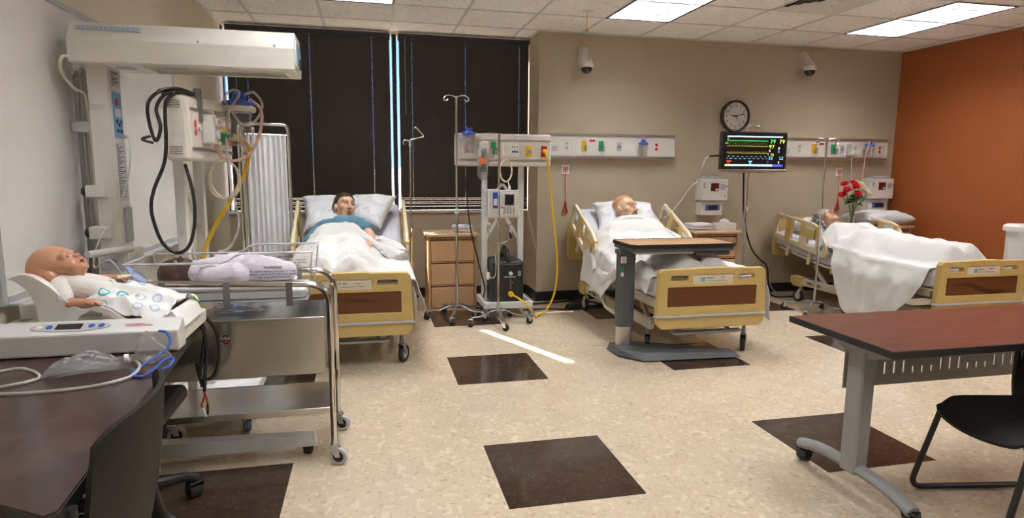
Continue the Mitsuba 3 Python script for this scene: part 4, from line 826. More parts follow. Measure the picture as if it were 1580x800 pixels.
def f_rings(p, n, uv):
    a = p.x*18+p.y*3+.2*noise(p.x*14, p.y*14, p.z*14); b = p.z*13+p.y*13; ia, ib = dr.floor(a), dr.floor(b); fa, fb = a-ia-.5, b-ib-.5
    on = cell_rand(ia, ib, 7.); d = dr.sqrt(dr.square(fa*1.1)+dr.square(fb)); ring = smoothstep(.085, .05, dr.abs(d-.30))*dr.select(on > .35, 1., 0.)
    ck = cell_rand(ia+9, ib, 3.)
    c = dr.select(ck < .3, mi.Color3f(.22, .50, .06), dr.select(ck < .55, mi.Color3f(.05, .45, .50), dr.select(ck < .75, mi.Color3f(.03, .10, .42), mi.Color3f(.42, .52, .70))))
    return mix((.74, .75, .75), c, ring)
mat('m_rings', pr(f_rings), .8, sheen=.2, bump=(lambda p, n, uv: fbm(p.x*35, p.y*35, p.z*35, 3), .004))
gx, gy = np.meshgrid(np.linspace(0, 1, 70), np.linspace(-1, 1, 70), indexing='ij')
X = -1.00+.288*gx+.02*gy*gx; Y = 2.575+gy*(.125+.03*gx); 
Z = np.interp(X, [-1.01, -.95, -.86, -.79, -.755, -.73], [.945, .952, .930, .905, .892, .880])-.050*np.abs(gy)**2.4-.028*np.abs(gy)**6
Z = Z+.030*((1-np.abs(meshkit.fbm(np.stack([gx*3.4, gy*2.1, gx*0+3], -1), 3, 6)*2-1))**2.5-.3)
Z = np.maximum(Z, np.interp(X, lipc[:, 0], lipc[:, 1])-.03*(1-np.clip(np.abs(Y-2.575)/.135, 0, 1)**2)+.008)
g = grid(np.stack([X, Y, Z], -1), .005); one('baby_blanket', g, 'm_rings', 'white baby blanket with blue and green ring print over the pale doll', 'blanket', smooth=60)

# sensor leads looped over the scale's end
ld = Thing('sensor_leads', 'bundle of black sensor cables hanging off the white scale, with red and white tips', 'cable')
ld.parts('cable', [tube(cr(p, 8), .0075, 8) for p in ([(-.80, 2.74, .822), (-.765, 2.78, .815), (-.69, 2.81, .75), (-.655, 2.83, .66), (-.66, 2.83, .54), (-.69, 2.83, .48), (-.735, 2.83, .485), (-.745, 2.83, .55)], [(-.81, 2.72, .815), (-.76, 2.76, .806), (-.715, 2.80, .74), (-.70, 2.82, .62), (-.715, 2.83, .50), (-.722, 2.83, .42)], [(-.79, 2.75, .810), (-.74, 2.79, .79), (-.705, 2.815, .70), (-.715, 2.82, .60), (-.735, 2.83, .50), (-.73, 2.835, .44)])], 'm_black')
ld.parts('red_lead', [tube(cr([(-.722, 2.83, .42), (-.725, 2.83, .39), (-.738, 2.83, .36), (-.732, 2.83, .345)], 5), .004, 6), tube(cr([(-.722, 2.83, .42), (-.715, 2.83, .385), (-.712, 2.83, .36)], 5), .004, 6)], 'm_red')
ld.part('tip', cat_([bar((-.733, 2.83, .348), (-.722, 2.83, .305), .005)]), 'm_offwhite'); ld.part('tip', bar((-.712, 2.83, .36), (-.714, 2.83, .315), .005), 'm_black')

# oxygen mask with its bag
ox = Thing('oxygen_mask', 'clear oxygen mask with a crumpled reservoir bag and blue strap on the dark desk', 'oxygen mask')
u, w = np.meshgrid(np.linspace(0, 1, 44), np.linspace(-1, 1, 34), indexing='ij')
def bagsurf(s):
    hw = .075*np.sin(np.clip(u*1.1+.05, 0, 1)*math.pi)**.6+.006; cx_, cy_ = -1.0+.24*u, 2.13+.02*u
    th = .026*np.sqrt(np.clip(1-w**2, 0, 1))*np.sin(np.clip(u*1.05+.03, 0, 1)*math.pi)**.7
    n3 = meshkit.fbm(np.stack([u*6, w*3, u*0+s], -1), 4, 11); cre = (1-np.abs(n3*2-1))**3
    return np.stack([cx_+.01*n3, cy_+w*hw*.9, .742+.03*np.sin(u*math.pi)+s*th+(cre-.3)*.022*(1-w**2)*(s > 0)], -1)
ox.part('reservoir_bag', cat_([grid(bagsurf(1)), grid(bagsurf(-.9)[::-1])]), 'm_plastic', 50, label='crumpled clear reservoir bag')
ox.part('connector', cat_([bar((-.80, 2.16, .772), (-.745, 2.175, .775), .012, 12)]), 'm_plastic'); ox.part('collar', bar((-.782, 2.165, .773), (-.770, 2.168, .774), .0155, 14), 'm_offwhite', label='white collar')
mkp = [(0.0, 0.0), (.020, .0), (.034, .012), (.046, .035), (.054, .060), (.058, .075)]
ox.part('mask', lathe(mkp, 24, (.7, .35, .60), (-.745, 2.18, .765)), 'm_plastic', 50, label='clear face mask cone')
ox.part('mask_seal', tube([(-.745+.0525, 2.18+.026, .765+.045)+.058*(math.cos(a)*np.array([.62, -.1, -.70])+math.sin(a)*np.array([-.18, .93, -.32])) for a in np.linspace(0, 2*math.pi, 33)[:-1]], .003, 6, True), 'm_plastic')
ox.part('strap', tube(cr([(-.70, 2.235, .845), (-.675, 2.24, .835), (-.665, 2.225, .80), (-.690, 2.19, .775), (-.735, 2.13, .748), (-.735, 2.08, .745), (-.700, 2.06, .745), (-.68, 2.10, .752), (-.665, 2.16, .765), (-.640, 2.17, .765), (-.645, 2.12, .752), (-.690, 2.085, .747)], 8), .0042, 8), 'm_blue', label='blue elastic strap')
ox.part('oxygen_tube', tube(cr([(-.748, 2.165, .765), (-.725, 2.12, .757), (-.735, 2.06, .746), (-.80, 2.00, .745), (-.92, 1.97, .745), (-1.06, 1.98, .745), (-1.15, 2.05, .745), (-1.17, 2.16, .745), (-1.10, 2.22, .745), (-1.0, 2.10, .745), (-1.13, 2.02, .745), (-1.25, 2.10, .745)], 10), .0045, 8), 'm_tube_clear', label='clear oxygen tubing')
# ---------------------------------------------------------------- headwalls, stands, poles, pumps
def canister(label, at, s=1., rz=0, group='suction canisters on the headwalls', bracket=True):
    t = Thing('suction_canister', label, 'canister', group, at=at, rz=rz)
    t.part('jar', lathe([(0, -.165*s), (.042*s, -.165*s), (.046*s, -.16*s), (.056*s, -.004*s), (.058*s, 0)], 24), 'm_plastic', 50, label='clear graduated jar')
    t.part('scale_marks', cat_([bx(-.018*s, .012*s, -.0545*s+.0*k, -.0535*s, z, z+.002, 0) for k, z in enumerate(np.arange(-.13, -.02, .018)*s)]), 'm_lightgrey', False, kind='stuff')
    t.part('lid', lathe([(0, .030*s), (.030*s, .030*s), (.034*s, .022*s), (.058*s, .020*s), (.063*s, .014*s), (.063*s, -.004*s), (.054*s, -.006*s), (0, -.004*s)], 24), 'm_blue', 40, label='blue lid with ports')
    t.parts('port', [tube([(x*s, y*s, .025*s), (x*s, y*s, .052*s), ((x+.014)*s, y*s, .060*s)], .008*s, 8) for x, y in ((-.026, -.01), (.022, .015))]+[mv(disc(.018*s, .022*s, .003, 14), (0, -.02*s, .028*s))], 'm_blue')
    if bracket: t.part('bracket', cat_([bx(-.03*s, .03*s, .045*s, .085*s, -.05*s, -.01*s, .003)]), 'm_offwhite')
    return t
def outlet(t, x, z, w, h, yf, plate, inner, under, kind='duplex'):
    k = t.part('outlet', bx(x-w/2, x+w/2, yf-.006, yf+.004, z-h/2, z+h/2, .0015), plate, under=under, label=None)
    if kind == 'duplex':
        t.parts('socket', [bx(x-.012, x+.012, yf-.009, yf-.005, z+dz-.011, z+dz+.011, .002) for dz in (-.022, .022)], inner, under=None) if k.count('__') > 1 else t.parts('socket', [bx(x-.012, x+.012, yf-.009, yf-.005, z+dz-.011, z+dz+.011, .002) for dz in (-.022, .022)], inner, under=k)
    else:
        m = [disc(.016, .018, .003, 16, (0, -1, 0), (x, yf-.005, z))]
        (t.parts('socket', m, inner, under=k) if k.count('__') == 1 else t.parts('socket', m, inner))
    return k
mat('m_panel', (.62, .585, .53), .45)
def hose(t_or, pts, r, m, name='hose', label=None, n=10, **kw):
    g = tube(cr(pts, n), r, 8)
    return t_or.part(name, g, m, 60, label, **kw)
def headwall(t, L=.91, D=.105, Hh=.30):
    """mobile headwall box; x 0..L, front at y=0, z 0..Hh (moved by its thing)"""
    body = t.part('shell', rbx(0, L, 0, D, 0, Hh, .022), 'm_ivory', 40)
    t.part('front_panel', bx(.045, L-.02, -.003, .01, .065, .235, .003), 'm_panel', under=body)
    for z in (.055, .237): t.part('trim_strip', bx(.035, L-.012, -.005, .01, z-.008, z+.008, .002), 'm_alu', under=body)
    t.part('vent', cat_([bx(-.0015, .002, .03, .085, z, z+.004, 0) for z in (.235, .245, .255, .265, .03, .04, .05, .06)]), 'm_midgrey', False, under=body, kind='stuff')
    yf = -.003
    for z in (.135, .172):
        t.part('red_socket', lathe([(0, .004), (.016, .004), (.018, 0), (.018, -.004)], 18, (0, -1, 0), (.098, yf, z)), 'm_red', under=body, label='red power socket')
    t.part('dial', disc(.018, .012, .003, 18, (0, -1, 0), (.162, yf, .155)), 'm_offwhite', under=body)
    g = t.part('suction_regulator', rbx(.205, .295, -.06, -.002, .085, .225, .012), 'm_offwhite', 40, label='white suction regulator with two dials')
    t.parts('dial', [cat_([disc(.026, .012, .003, 20, (0, -1, 0), (.262, -.06, .188))]), cat_([disc(.024, .016, .004, 20, (0, -1, 0), (.250, -.06, .130))])], 'm_lightgrey', under=g)
    t.part('needle', bar((.262, -.0735, .188), (.272, -.0735, .200), .0015, 5), 'm_red', under=g)
    for x, z in ((.350, .195), (.368, .140)):
        t.part('oxygen_outlet', bx(x-.026, x+.026, yf-.006, yf+.004, z-.028, z+.028, .003), 'm_green', under=body, label='green oxygen outlet')
    t.part('oxygen_fitting', cat_([disc(.010, .05, .002, 12, (0, -1, 0), (.368, yf, .14)), mv(disc(.012, .05, .002, 12), (.368, yf-.045, .10))]), 'm_chrome', under=body)
    n = t.part('nurse_call_panel', bx(.428, .592, yf-.005, yf+.004, .092, .213, .003), 'm_offwhite', under=body, label='white nurse call panel')
    t.part('speaker_grille', cat_([disc(.0025, .001, .0002, 6, (0, -1, 0), (.474+r*math.cos(a), yf-.005, .165+r*math.sin(a))) for r, kk in ((0, 1), (.011, 6), (.022, 12)) for a in np.arange(kk)*2*math.pi/kk]), 'm_midgrey', False, under=n if n.count('__') < 2 else None, kind='stuff')
    t.parts('call_button', [disc(.006, .003, .001, 10, (0, -1, 0), (x, yf-.005, .182)) for x in (.530, .552, .574)], 'm_green')
    t.part('call_label', bx(.525, .582, yf-.0062, yf-.004, .128, .146, .001), 'm_blue', False)
    y_ = t.part('vacuum_outlet', bx(.656, .714, yf-.007, yf+.004, .095, .195, .003), 'm_yellow', under=body, label='yellow air outlet')
    t.part('vacuum_fitting', cat_([disc(.017, .03, .004, 16, (0, -1, 0), (.690, yf-.005, .145)), disc(.010, .05, .002, 12, (0, -1, 0), (.690, yf-.005, .145))]), 'm_alu', under=body)
    r_ = t.part('alarm_outlet', bx(.806, .862, yf-.007, yf+.004, .092, .192, .003), 'm_red', under=body, label='red emergency outlet')
    t.part('hose_plug', cat_([disc(.020, .03, .005, 16, (0, -1, 0), (.834, yf-.005, .142))]), 'm_yellow', under=body, label='yellow hose plug')
    t.parts('hook', [tube(fillet([(x, -.004, .262), (x, -.03, .262), (x, -.032, .24)], .01), .004, 6) for x in (.375, .698)], 'm_chrome', under=body)
def stand(label, at, rz, L=.91, tz=.10, y0_=-.16):
    t = Thing('headwall_stand', label, 'headwall stand', 'mobile headwall stands', at=at, rz=rz)
    headwall(t, L)
    zb = -at[2]
    xl, xr = .29, .645
    for x in (xl, xr):
        p = t.part('post', bx(x-.026, x+.026, .105, .150, zb+.12, .22, .003), 'm_white_metal', 20)
        t.parts('bolt', [bar((x-.034, .128, z), (x+.034, .128, z), .007, 8) for z in (-.35, -.72, -1.13)], 'm_chrome', under=p)
    def brace(x0, z0, x1, z1): return hullpts([(x+dx, y, z) for x, z in ((x0, z0), (x1, z1)) for dx in (-.017, .017) for y in (.140, .150)])
    xm = (xl+xr)/2
    t.parts('brace', [brace(xl, -.72, xm, -.42), brace(xr, -.72, xm, -.42), brace(xl, -.38, xm+.0, -.16), brace(xr, -.38, xm, -.16)], 'm_white_metal')
    fr = t.part('base_frame', cat_([bx(xl-.05, xr+.06, y0, y0+.03, zb+tz, zb+tz+.06, .003) for y0 in (y0_, .27)]+[bx(x, x+.03, y0_, .30, zb+tz, zb+tz+.06, .003) for x in (xl-.05, xr+.03)]+[bx(xl-.03, xr+.04, y0_+.02, .28, zb+tz+.01, zb+tz+.017, 0)]), 'm_white_metal', label='white steel base tray on casters')
    for x in (xl-.03, xr+.04):
        for y in (y0_+.03, .27): caster(t, x, y, .036, .024, tz+.003, 30, 'm_caster_blue', 'm_lightgrey', 'm_alu', floor=zb)
    return t
mat('m_caster_blue', (.10, .18, .35), .4)
HWZ = 1.415
s2 = stand('white mobile headwall stand beside the beige pilaster, holding a black compressor', (.772, 5.72, HWZ), 0)
s1 = stand('white mobile headwall stand seen end-on behind the clear bassinet', (-.785, 3.10, HWZ), 90, tz=.14)
canister('clear suction canister on the headwall stand by the window', (.885, 5.665, 1.70), 1.0)
canister('large suction canister on the end-on headwall stand', (-.655, 3.53, 1.70), 1.22, 90)
# hoses and cords of the end-on stand
bc = Thing('power_cord', 'long black power cord looped over the end-on headwall stand', 'cord')
hose(bc, [(-.80, 3.20, 1.73), (-.83, 3.12, 1.735), (-.88, 3.06, 1.715), (-.925, 3.04, 1.66), (-.925, 3.04, 1.57), (-.905, 3.04, 1.50), (-.885, 3.05, 1.56), (-.90, 3.06, 1.64), (-.87, 3.075, 1.70), (-.83, 3.085, 1.71), (-.865, 3.07, 1.66), (-.87, 3.06, 1.50), (-.885, 3.06, 1.40), (-.935, 3.06, 1.28), (-.955, 3.08, 1.18), (-.925, 3.09, 1.05), (-.87, 3.10, .998), (-.815, 3.10, 1.03), (-.785, 3.10, 1.14), (-.79, 3.12, 1.27), (-.82, 3.14, 1.40)], .0075, 'm_black', 'cable', n=8)
hose(bc, [(-.925, 3.04, 1.52), (-.955, 3.03, 1.505), (-.915, 3.04, 1.49)], .006, 'm_black', 'cable')
bc.part('cord_wrap', hullpts(np.array([(-.90+x, 3.10+y, 1.712+z) for x in (0, .12) for y in (0, .12) for z in (0, .016)])), 'm_black')
y1 = Thing('air_hose', 'yellow air hose hanging from the end-on headwall stand', 'hose', 'yellow air hoses')
hose(y1, [(-.785, 3.79, 1.557), (-.72, 3.80, 1.55), (-.64, 3.70, 1.50), (-.66, 3.66, 1.36), (-.74, 3.62, 1.20), (-.82, 3.60, 1.06), (-.88, 3.58, .90), (-.90, 3.56, .60), (-.86, 3.55, .45)], .011, 'm_yellow', 'tube')
hose(y1, [(-.86, 3.55, .45), (-.74, 3.48, .40), (-.68, 3.44, .395)], .011, 'm_yellow', 'tube')
y1.part('fitting', bar((-.685, 3.445, .395), (-.63, 3.42, .395), .018, 12), 'm_yellow')
cbk = Thing('canister_bracket', 'grey clamp post and pale ring arm holding the large suction canister', 'bracket')
cbk.part('post', bx(-.800, -.770, 3.27, 3.30, 1.60, 1.755, .003), 'm_iron'); cbk.part('arm', hullpts([(x, y, z) for x, y in ((-.785, 3.31), (-.765, 3.31), (-.72, 3.52), (-.70, 3.52)) for z in (1.665, 1.71)]), 'm_ivory')
cbk.part('ring', tube([(-.655+.082*math.cos(a), 3.53+.082*math.sin(a), 1.685) for a in np.linspace(0, 2*math.pi, 33)[:-1]], .014, 8, True, flat=(.5, 1)), 'm_ivory', 40)
tbz = Thing('suction_tubing', 'clear and pink suction tubing looped around the large canister', 'tubing', 'suction tubing')
hose(tbz, [(-.63, 3.56, 1.76), (-.57, 3.50, 1.77), (-.53, 3.50, 1.71), (-.56, 3.48, 1.63), (-.62, 3.46, 1.60), (-.66, 3.46, 1.65), (-.70, 3.45, 1.73), (-.66, 3.46, 1.775), (-.63, 3.45, 1.75), (-.68, 3.44, 1.66), (-.70, 3.44, 1.50), (-.68, 3.43, 1.25), (-.66, 3.43, 1.10), (-.70, 3.42, .99), (-.74, 3.41, .96)], .0065, 'm_tube_clear', 'tube', n=8)
hose(tbz, [(-.60, 3.56, 1.74), (-.54, 3.52, 1.68), (-.55, 3.50, 1.56), (-.60, 3.48, 1.46), (-.68, 3.47, 1.42), (-.74, 3.47, 1.45), (-.76, 3.47, 1.52)], .008, 'm_pink_tube', 'tube', 'pink tubing')
tbz.part('connector', bar((-.745, 3.41, .965), (-.775, 3.40, .935), .010), 'm_offwhite')
co = Thing('oxygen_tubing', 'coil of cream tubing hanging below the end-on headwall stand', 'tubing')
co.part('coil', tube([(-.725+.072*math.cos(a)+.006*math.sin(a*.37), 3.47+.01*math.sin(a*.5), 1.325+.10*math.sin(a)+.006*math.sin(a*.6)) for a in np.linspace(math.pi/2, math.pi/2+8*math.pi, 120)], .005, 6), 'm_cream_tube', 60)
co.part('tube', tube(cr([(-.73, 3.47, 1.425), (-.735, 3.47, 1.47), (-.755, 3.47, 1.53)], 6), .005, 6), 'm_cream_tube')
one('flowmeter', [bar((-.745, 3.47, 1.545), (-.70, 3.44, 1.545), .018, 14), bar((-.715, 3.45, 1.545), (-.715, 3.45, 1.50), .009, 10), bar((-.70, 3.44, 1.548), (-.665, 3.43, 1.545), .008, 8)], 'm_green', 'green oxygen flowmeter on the end-on headwall stand', 'flowmeter')

# compressor in the stand by the window
cp = Thing('air_compressor', 'black portable air compressor with a carry handle standing in the white headwall stand', 'compressor')
cx0, cx1, cy0, cy1, cz0 = 1.10, 1.40, 5.60, 5.95, .118
mat('m_midblack', (.028, .029, .031), .45)
cp.part('case', rbx(cx0, cx1, cy0, cy1, cz0, .545, .035), 'm_midblack', 40)
cp.part('front_panel', rbx(cx0+.035, cx1-.02, cy0-.012, cy0+.03, cz0+.03, .52, .02), 'm_black', 40)
cp.part('handle', tube(fillet([(1.25, cy0+.03, .53), (1.25, cy0+.06, .60), (1.25, cy0+.26, .63), (1.25, cy0+.31, .53)], .06, 6), .028, 10, flat=(1.5, .8)), 'm_black')
g = cp.part('gauge', disc(.020, .014, .003, 20, (0, -1, 0), (1.265, cy0-.012, .425)), 'm_lightgrey', label='small round gauge')
cp.part('valve', cat_([bar((1.20, cy0-.022, .395), (1.31, cy0-.022, .395), .008), bar((1.262, cy0-.022, .42), (1.262, cy0-.022, .28), .008), bar((1.25, cy0-.022, .33), (1.29, cy0-.022, .345), .006)]), 'm_iron')
cp.part('hose_fitting', cat_([bar((1.265, cy0-.012, .235), (1.265, cy0-.05, .235), .026, 14)]), 'm_yellow')
cp.part('rating_label', bx(1.335, 1.365, cy0-.0135, cy0-.011, .40, .45, .0), 'm_midgrey', False)
y2 = Thing('air_hose', 'long yellow air hose running down from the red outlet to the black compressor', 'hose', 'yellow air hoses')
hose(y2, [(1.606, 5.70, 1.557), (1.605, 5.66, 1.545), (1.625, 5.655, 1.46), (1.66, 5.66, 1.20), (1.70, 5.67, .90), (1.735, 5.67, .60), (1.74, 5.66, .40), (1.70, 5.62, .20), (1.62, 5.60, .06), (1.53, 5.58, .02), (1.49, 5.50, .02), (1.43, 5.46, .10), (1.37, 5.47, .17), (1.31, 5.49, .215), (1.265, 5.52, .235)], .0095, 'm_yellow', 'tube', n=8)
# tubing, drip bag and pump
def iv_pole(label, x, y, top, arms, legs=5, ang=15, name='iv_pole', wob=0):
    t = Thing(name, label, 'iv pole', 'chrome rolling poles', at=(x, y, 0))
    t.part('pole', cat_([bar((0, 0, .10), (0, 0, min(1.0, top-.3)), .0125, 12)]), 'm_chrome')
    t.part('upper_pole', bar((0, 0, min(1.0, top-.3)-.05), (0, 0, top), .0095, 12), 'm_chrome')
    t.part('height_knob', rbx(-.018, .018, -.018, .018, min(1.0, top-.3)-.02, min(1.0, top-.3)+.03, .006), 'm_lightgrey')
    for a in arms:
        t.part('hook', tube(cr([(0, 0, top-.02), (a*.03, 0, top), (a*.075, 0, top+.005), (a*.105, 0, top-.012), (a*.11, 0, top-.035), (a*.09, 0, top-.045), (a*.075, 0, top-.03)], 6), .005, 6), 'm_chrome')
    for k in range(legs):
        a = math.radians(ang+360*k/legs); c, s = math.cos(a), math.sin(a)
        t.part('leg', tube(cr([(0, 0, .115), (c*.07, s*.07, .12), (c*.16, s*.16, .085), (c*.25, s*.25, .082), (c*.28, s*.28, .080)], 4), .013, 8, flat=(1.3, .6)), 'm_iron')
        caster(t, c*.275, s*.275, .028, .03, .075, ang+360*k/legs+40, 'm_rubber', 'm_black', 'm_alu')
    t.part('hub', disc(.035, .03, .004, 16, None, (0, 0, .10)), 'm_iron')
    return t
iv_pole('tall chrome IV pole in front of the oak nightstand by the window', .775, 5.68, 2.035, (-1, 1), 5, 36)
iv_pole('chrome IV pole carrying the infusion pump and drip bag', 1.115, 5.42, 1.70, (), 5, 54)
ivp = 'iv_pole_001'
scene['iv_pole_001__hook'] = mikit.ply(cat_([bar((1.115, 5.42, 1.695), (.985, 5.42, 1.695), .005), tube(fillet([(.985, 5.42, 1.695), (.965, 5.42, 1.692), (.965, 5.42, 1.665), (.985, 5.42, 1.658)], .012), .005, 6)]), 'm_chrome', smooth=30)
scene['iv_pole_001__hook_001'] = mikit.ply(cat_([bar((1.115, 5.42, 1.695), (1.25, 5.42, 1.685), .005), tube(fillet([(1.25, 5.42, 1.685), (1.268, 5.42, 1.68), (1.268, 5.42, 1.655), (1.245, 5.42, 1.65)], .012), .005, 6)]), 'm_chrome', smooth=30)
bg = Thing('iv_bag', 'clear drip bag with an orange label hanging from the pump pole', 'drip bag', at=(0, 0, -.09))
u, w = np.meshgrid(np.linspace(0, 1, 24), np.linspace(-1, 1, 18), indexing='ij')
def bag(s): return np.stack([.968+w*.048*(1-.35*sst(.85, 1, u)-.3*sst(.12, 0, u)), 5.41+s*.020*np.sqrt(np.clip(1-w**2, 0, 1))*np.sin(np.clip(u*.9+.1, 0, 1)*math.pi)**.6, 1.655-.265*u], -1)
bg.part('bag', cat_([grid(bag(-1)), grid(bag(1)[::-1])]), 'm_plastic', 40)
bg.part('hanger', tube([(.966, 5.42, 1.75), (.966, 5.412, 1.70), (.966, 5.41, 1.65)], .003, 6), 'm_offwhite')
bg.part('label', bx(.937, .990, 5.386, 5.3885, 1.525, 1.575, 0), 'm_orange_label', False, label='orange sticker')
bg.part('print', cat_([bx(.955, .997, 5.387, 5.3895, z, z+.004, 0) for z in np.arange(1.585, 1.645, .009)]+[bx(.955, .997, 5.387, 5.3895, z, z+.006, 0) for z in np.arange(1.46, 1.52, .011)]), 'm_ink', False, kind='stuff')
bg.part('drip_chamber', cat_([bar((.972, 5.41, 1.39), (.972, 5.41, 1.36), .006), bar((.972, 5.41, 1.36), (.973, 5.41, 1.315), .010, 12)]), 'm_offwhite')
hose(bg, [(.973, 5.41, 1.315), (.975, 5.405, 1.27), (.99, 5.39, 1.24), (1.0, 5.385, 1.22)], .003, 'm_tube_clear', 'line')
ip = Thing('infusion_pump', 'grey infusion pump with dark screen and side module, clamped to the drip bag pole', 'infusion pump', at=(0, 0, -.035))
px0, px1, pz0, pz1 = 1.105, 1.285, 1.00, 1.245
b = ip.part('control_unit', rbx(px0, px1, 5.33, 5.40, pz0, pz1, .012), 'm_lightgrey', 40)
ip.part('face', bx(px0+.012, px1-.010, 5.325, 5.335, pz0+.02, pz1-.015, .004), 'm_offwhite', under=b)
ip.part('screen', bx(px0+.045, px0+.125, 5.322, 5.33, pz0+.115, pz0+.205, .002), 'm_glass_dark', under=b, label='dark screen')
ip.part('screen_bezel', bx(px0+.035, px0+.135, 5.3235, 5.332, pz0+.105, pz0+.215, .003), 'm_grey', under=b)
ip.parts('key', [bx(px0+x, px0+x+.016, 5.321, 5.33, pz0+z, pz0+z+.010, .002) for x in (.035, .062, .089, .116) for z in (.040, .055, .070, .085)], 'm_midgrey', under=b)
ip.parts('soft_key', [bx(px0+x, px0+x+.012, 5.321, 5.33, pz0+z, pz0+z+.009, .002) for x in (.016, .148) for z in (.12, .14, .16, .18)], 'm_grey', under=b)
ip.part('alarm_key', bx(px0+.012, px0+.03, 5.321, 5.33, pz0+.085, pz0+.10, .002), 'm_red', under=b)
mdl = ip.part('pump_module', rbx(1.000, 1.102, 5.335, 5.405, 1.0, 1.25, .010), 'm_lightgrey', 40, label='pump module with blue strip')
ip.part('blue_strip', bx(1.045, 1.088, 5.330, 5.338, 1.085, 1.225, .003), 'm_blue', under=mdl)
ip.part('door_latch', rbx(1.05, 1.085, 5.325, 5.34, 1.11, 1.17, .006), 'm_offwhite', under=mdl)
ip.part('side_door', bx(.985, 1.003, 5.34, 5.40, 1.02, 1.24, .003), 'm_grey', under=mdl)
ip.part('clamp', bx(1.09, 1.14, 5.39, 5.435, 1.06, 1.18, .006), 'm_midgrey')
hose(ip, [(1.02, 5.37, 1.0), (1.01, 5.36, .94), (1.02, 5.36, .86), (1.06, 5.36, .79), (1.12, 5.36, .775), (1.19, 5.36, .80), (1.215, 5.36, .86), (1.20, 5.36, .92), (1.16, 5.36, .97)], .004, 'm_grey', 'line')
hose(ip, [(1.10, 5.38, 1.0), (1.12, 5.37, .95), (1.19, 5.37, .93), (1.245, 5.37, .96), (1.265, 5.37, 1.0)], .004, 'm_midgrey', 'line')
ip.part('connector', cat_([bar((1.0, 5.36, .95), (1.03, 5.36, .945), .010), bar((1.21, 5.36, .90), (1.212, 5.36, .85), .009)]), 'm_offwhite')
ip.part('sensor', bar((1.208, 5.36, .87), (1.215, 5.36, .82), .010), 'm_black')
# coil of tubing on the stand, black cord and call cord
ch = Thing('coiled_cord', 'coil of cream cord hanging from the headwall stand above the infusion pump', 'cord')
ch.part('coil', tube([(1.215+.056*math.cos(a)+.005*math.sin(a*.31), 5.60, 1.375+.098*math.sin(a)+.005*math.sin(a*.53)) for a in np.linspace(math.pi/2, math.pi/2+6*math.pi, 90)], .0055, 6), 'm_cream_tube', 60)
hose(ch, [(1.235, 5.60, 1.28), (1.24, 5.57, 1.25), (1.235, 5.52, 1.21)], .0055, 'm_cream_tube', 'tube'); ch.part('plug', bar((1.237, 5.54, 1.24), (1.235, 5.52, 1.20), .012), 'm_offwhite')
hose(ch, [(1.215, 5.60, 1.47), (1.21, 5.61, 1.54), (1.215, 5.63, 1.60), (1.225, 5.70, 1.62)], .004, 'm_cream_tube', 'tube')
pc = Thing('power_cord', 'thin black power cord hanging from the headwall stand past the nightstand', 'cord')
hose(pc, [(.855, 5.745, 1.43), (.862, 5.74, 1.30), (.885, 5.74, 1.05), (.92, 5.74, .80), (.98, 5.74, .55), (1.03, 5.76, .36), (1.06, 5.80, .25), (1.05, 5.83, .15)], .006, 'm_black', 'cable')
wp = Thing('call_handset', 'white call handset dangling beside the black compressor', 'handset')
hose(wp, [(1.04, 5.52, 1.0), (1.02, 5.52, .80), (1.02, 5.53, .62), (1.03, 5.53, .48), (1.07, 5.53, .40), (1.11, 5.53, .43), (1.115, 5.53, .55), (1.11, 5.54, .62)], .004, 'm_lightgrey', 'cable')
wp.part('handset', rbx(1.025, 1.055, 5.515, 5.54, .385, .455, .010), 'm_offwhite')

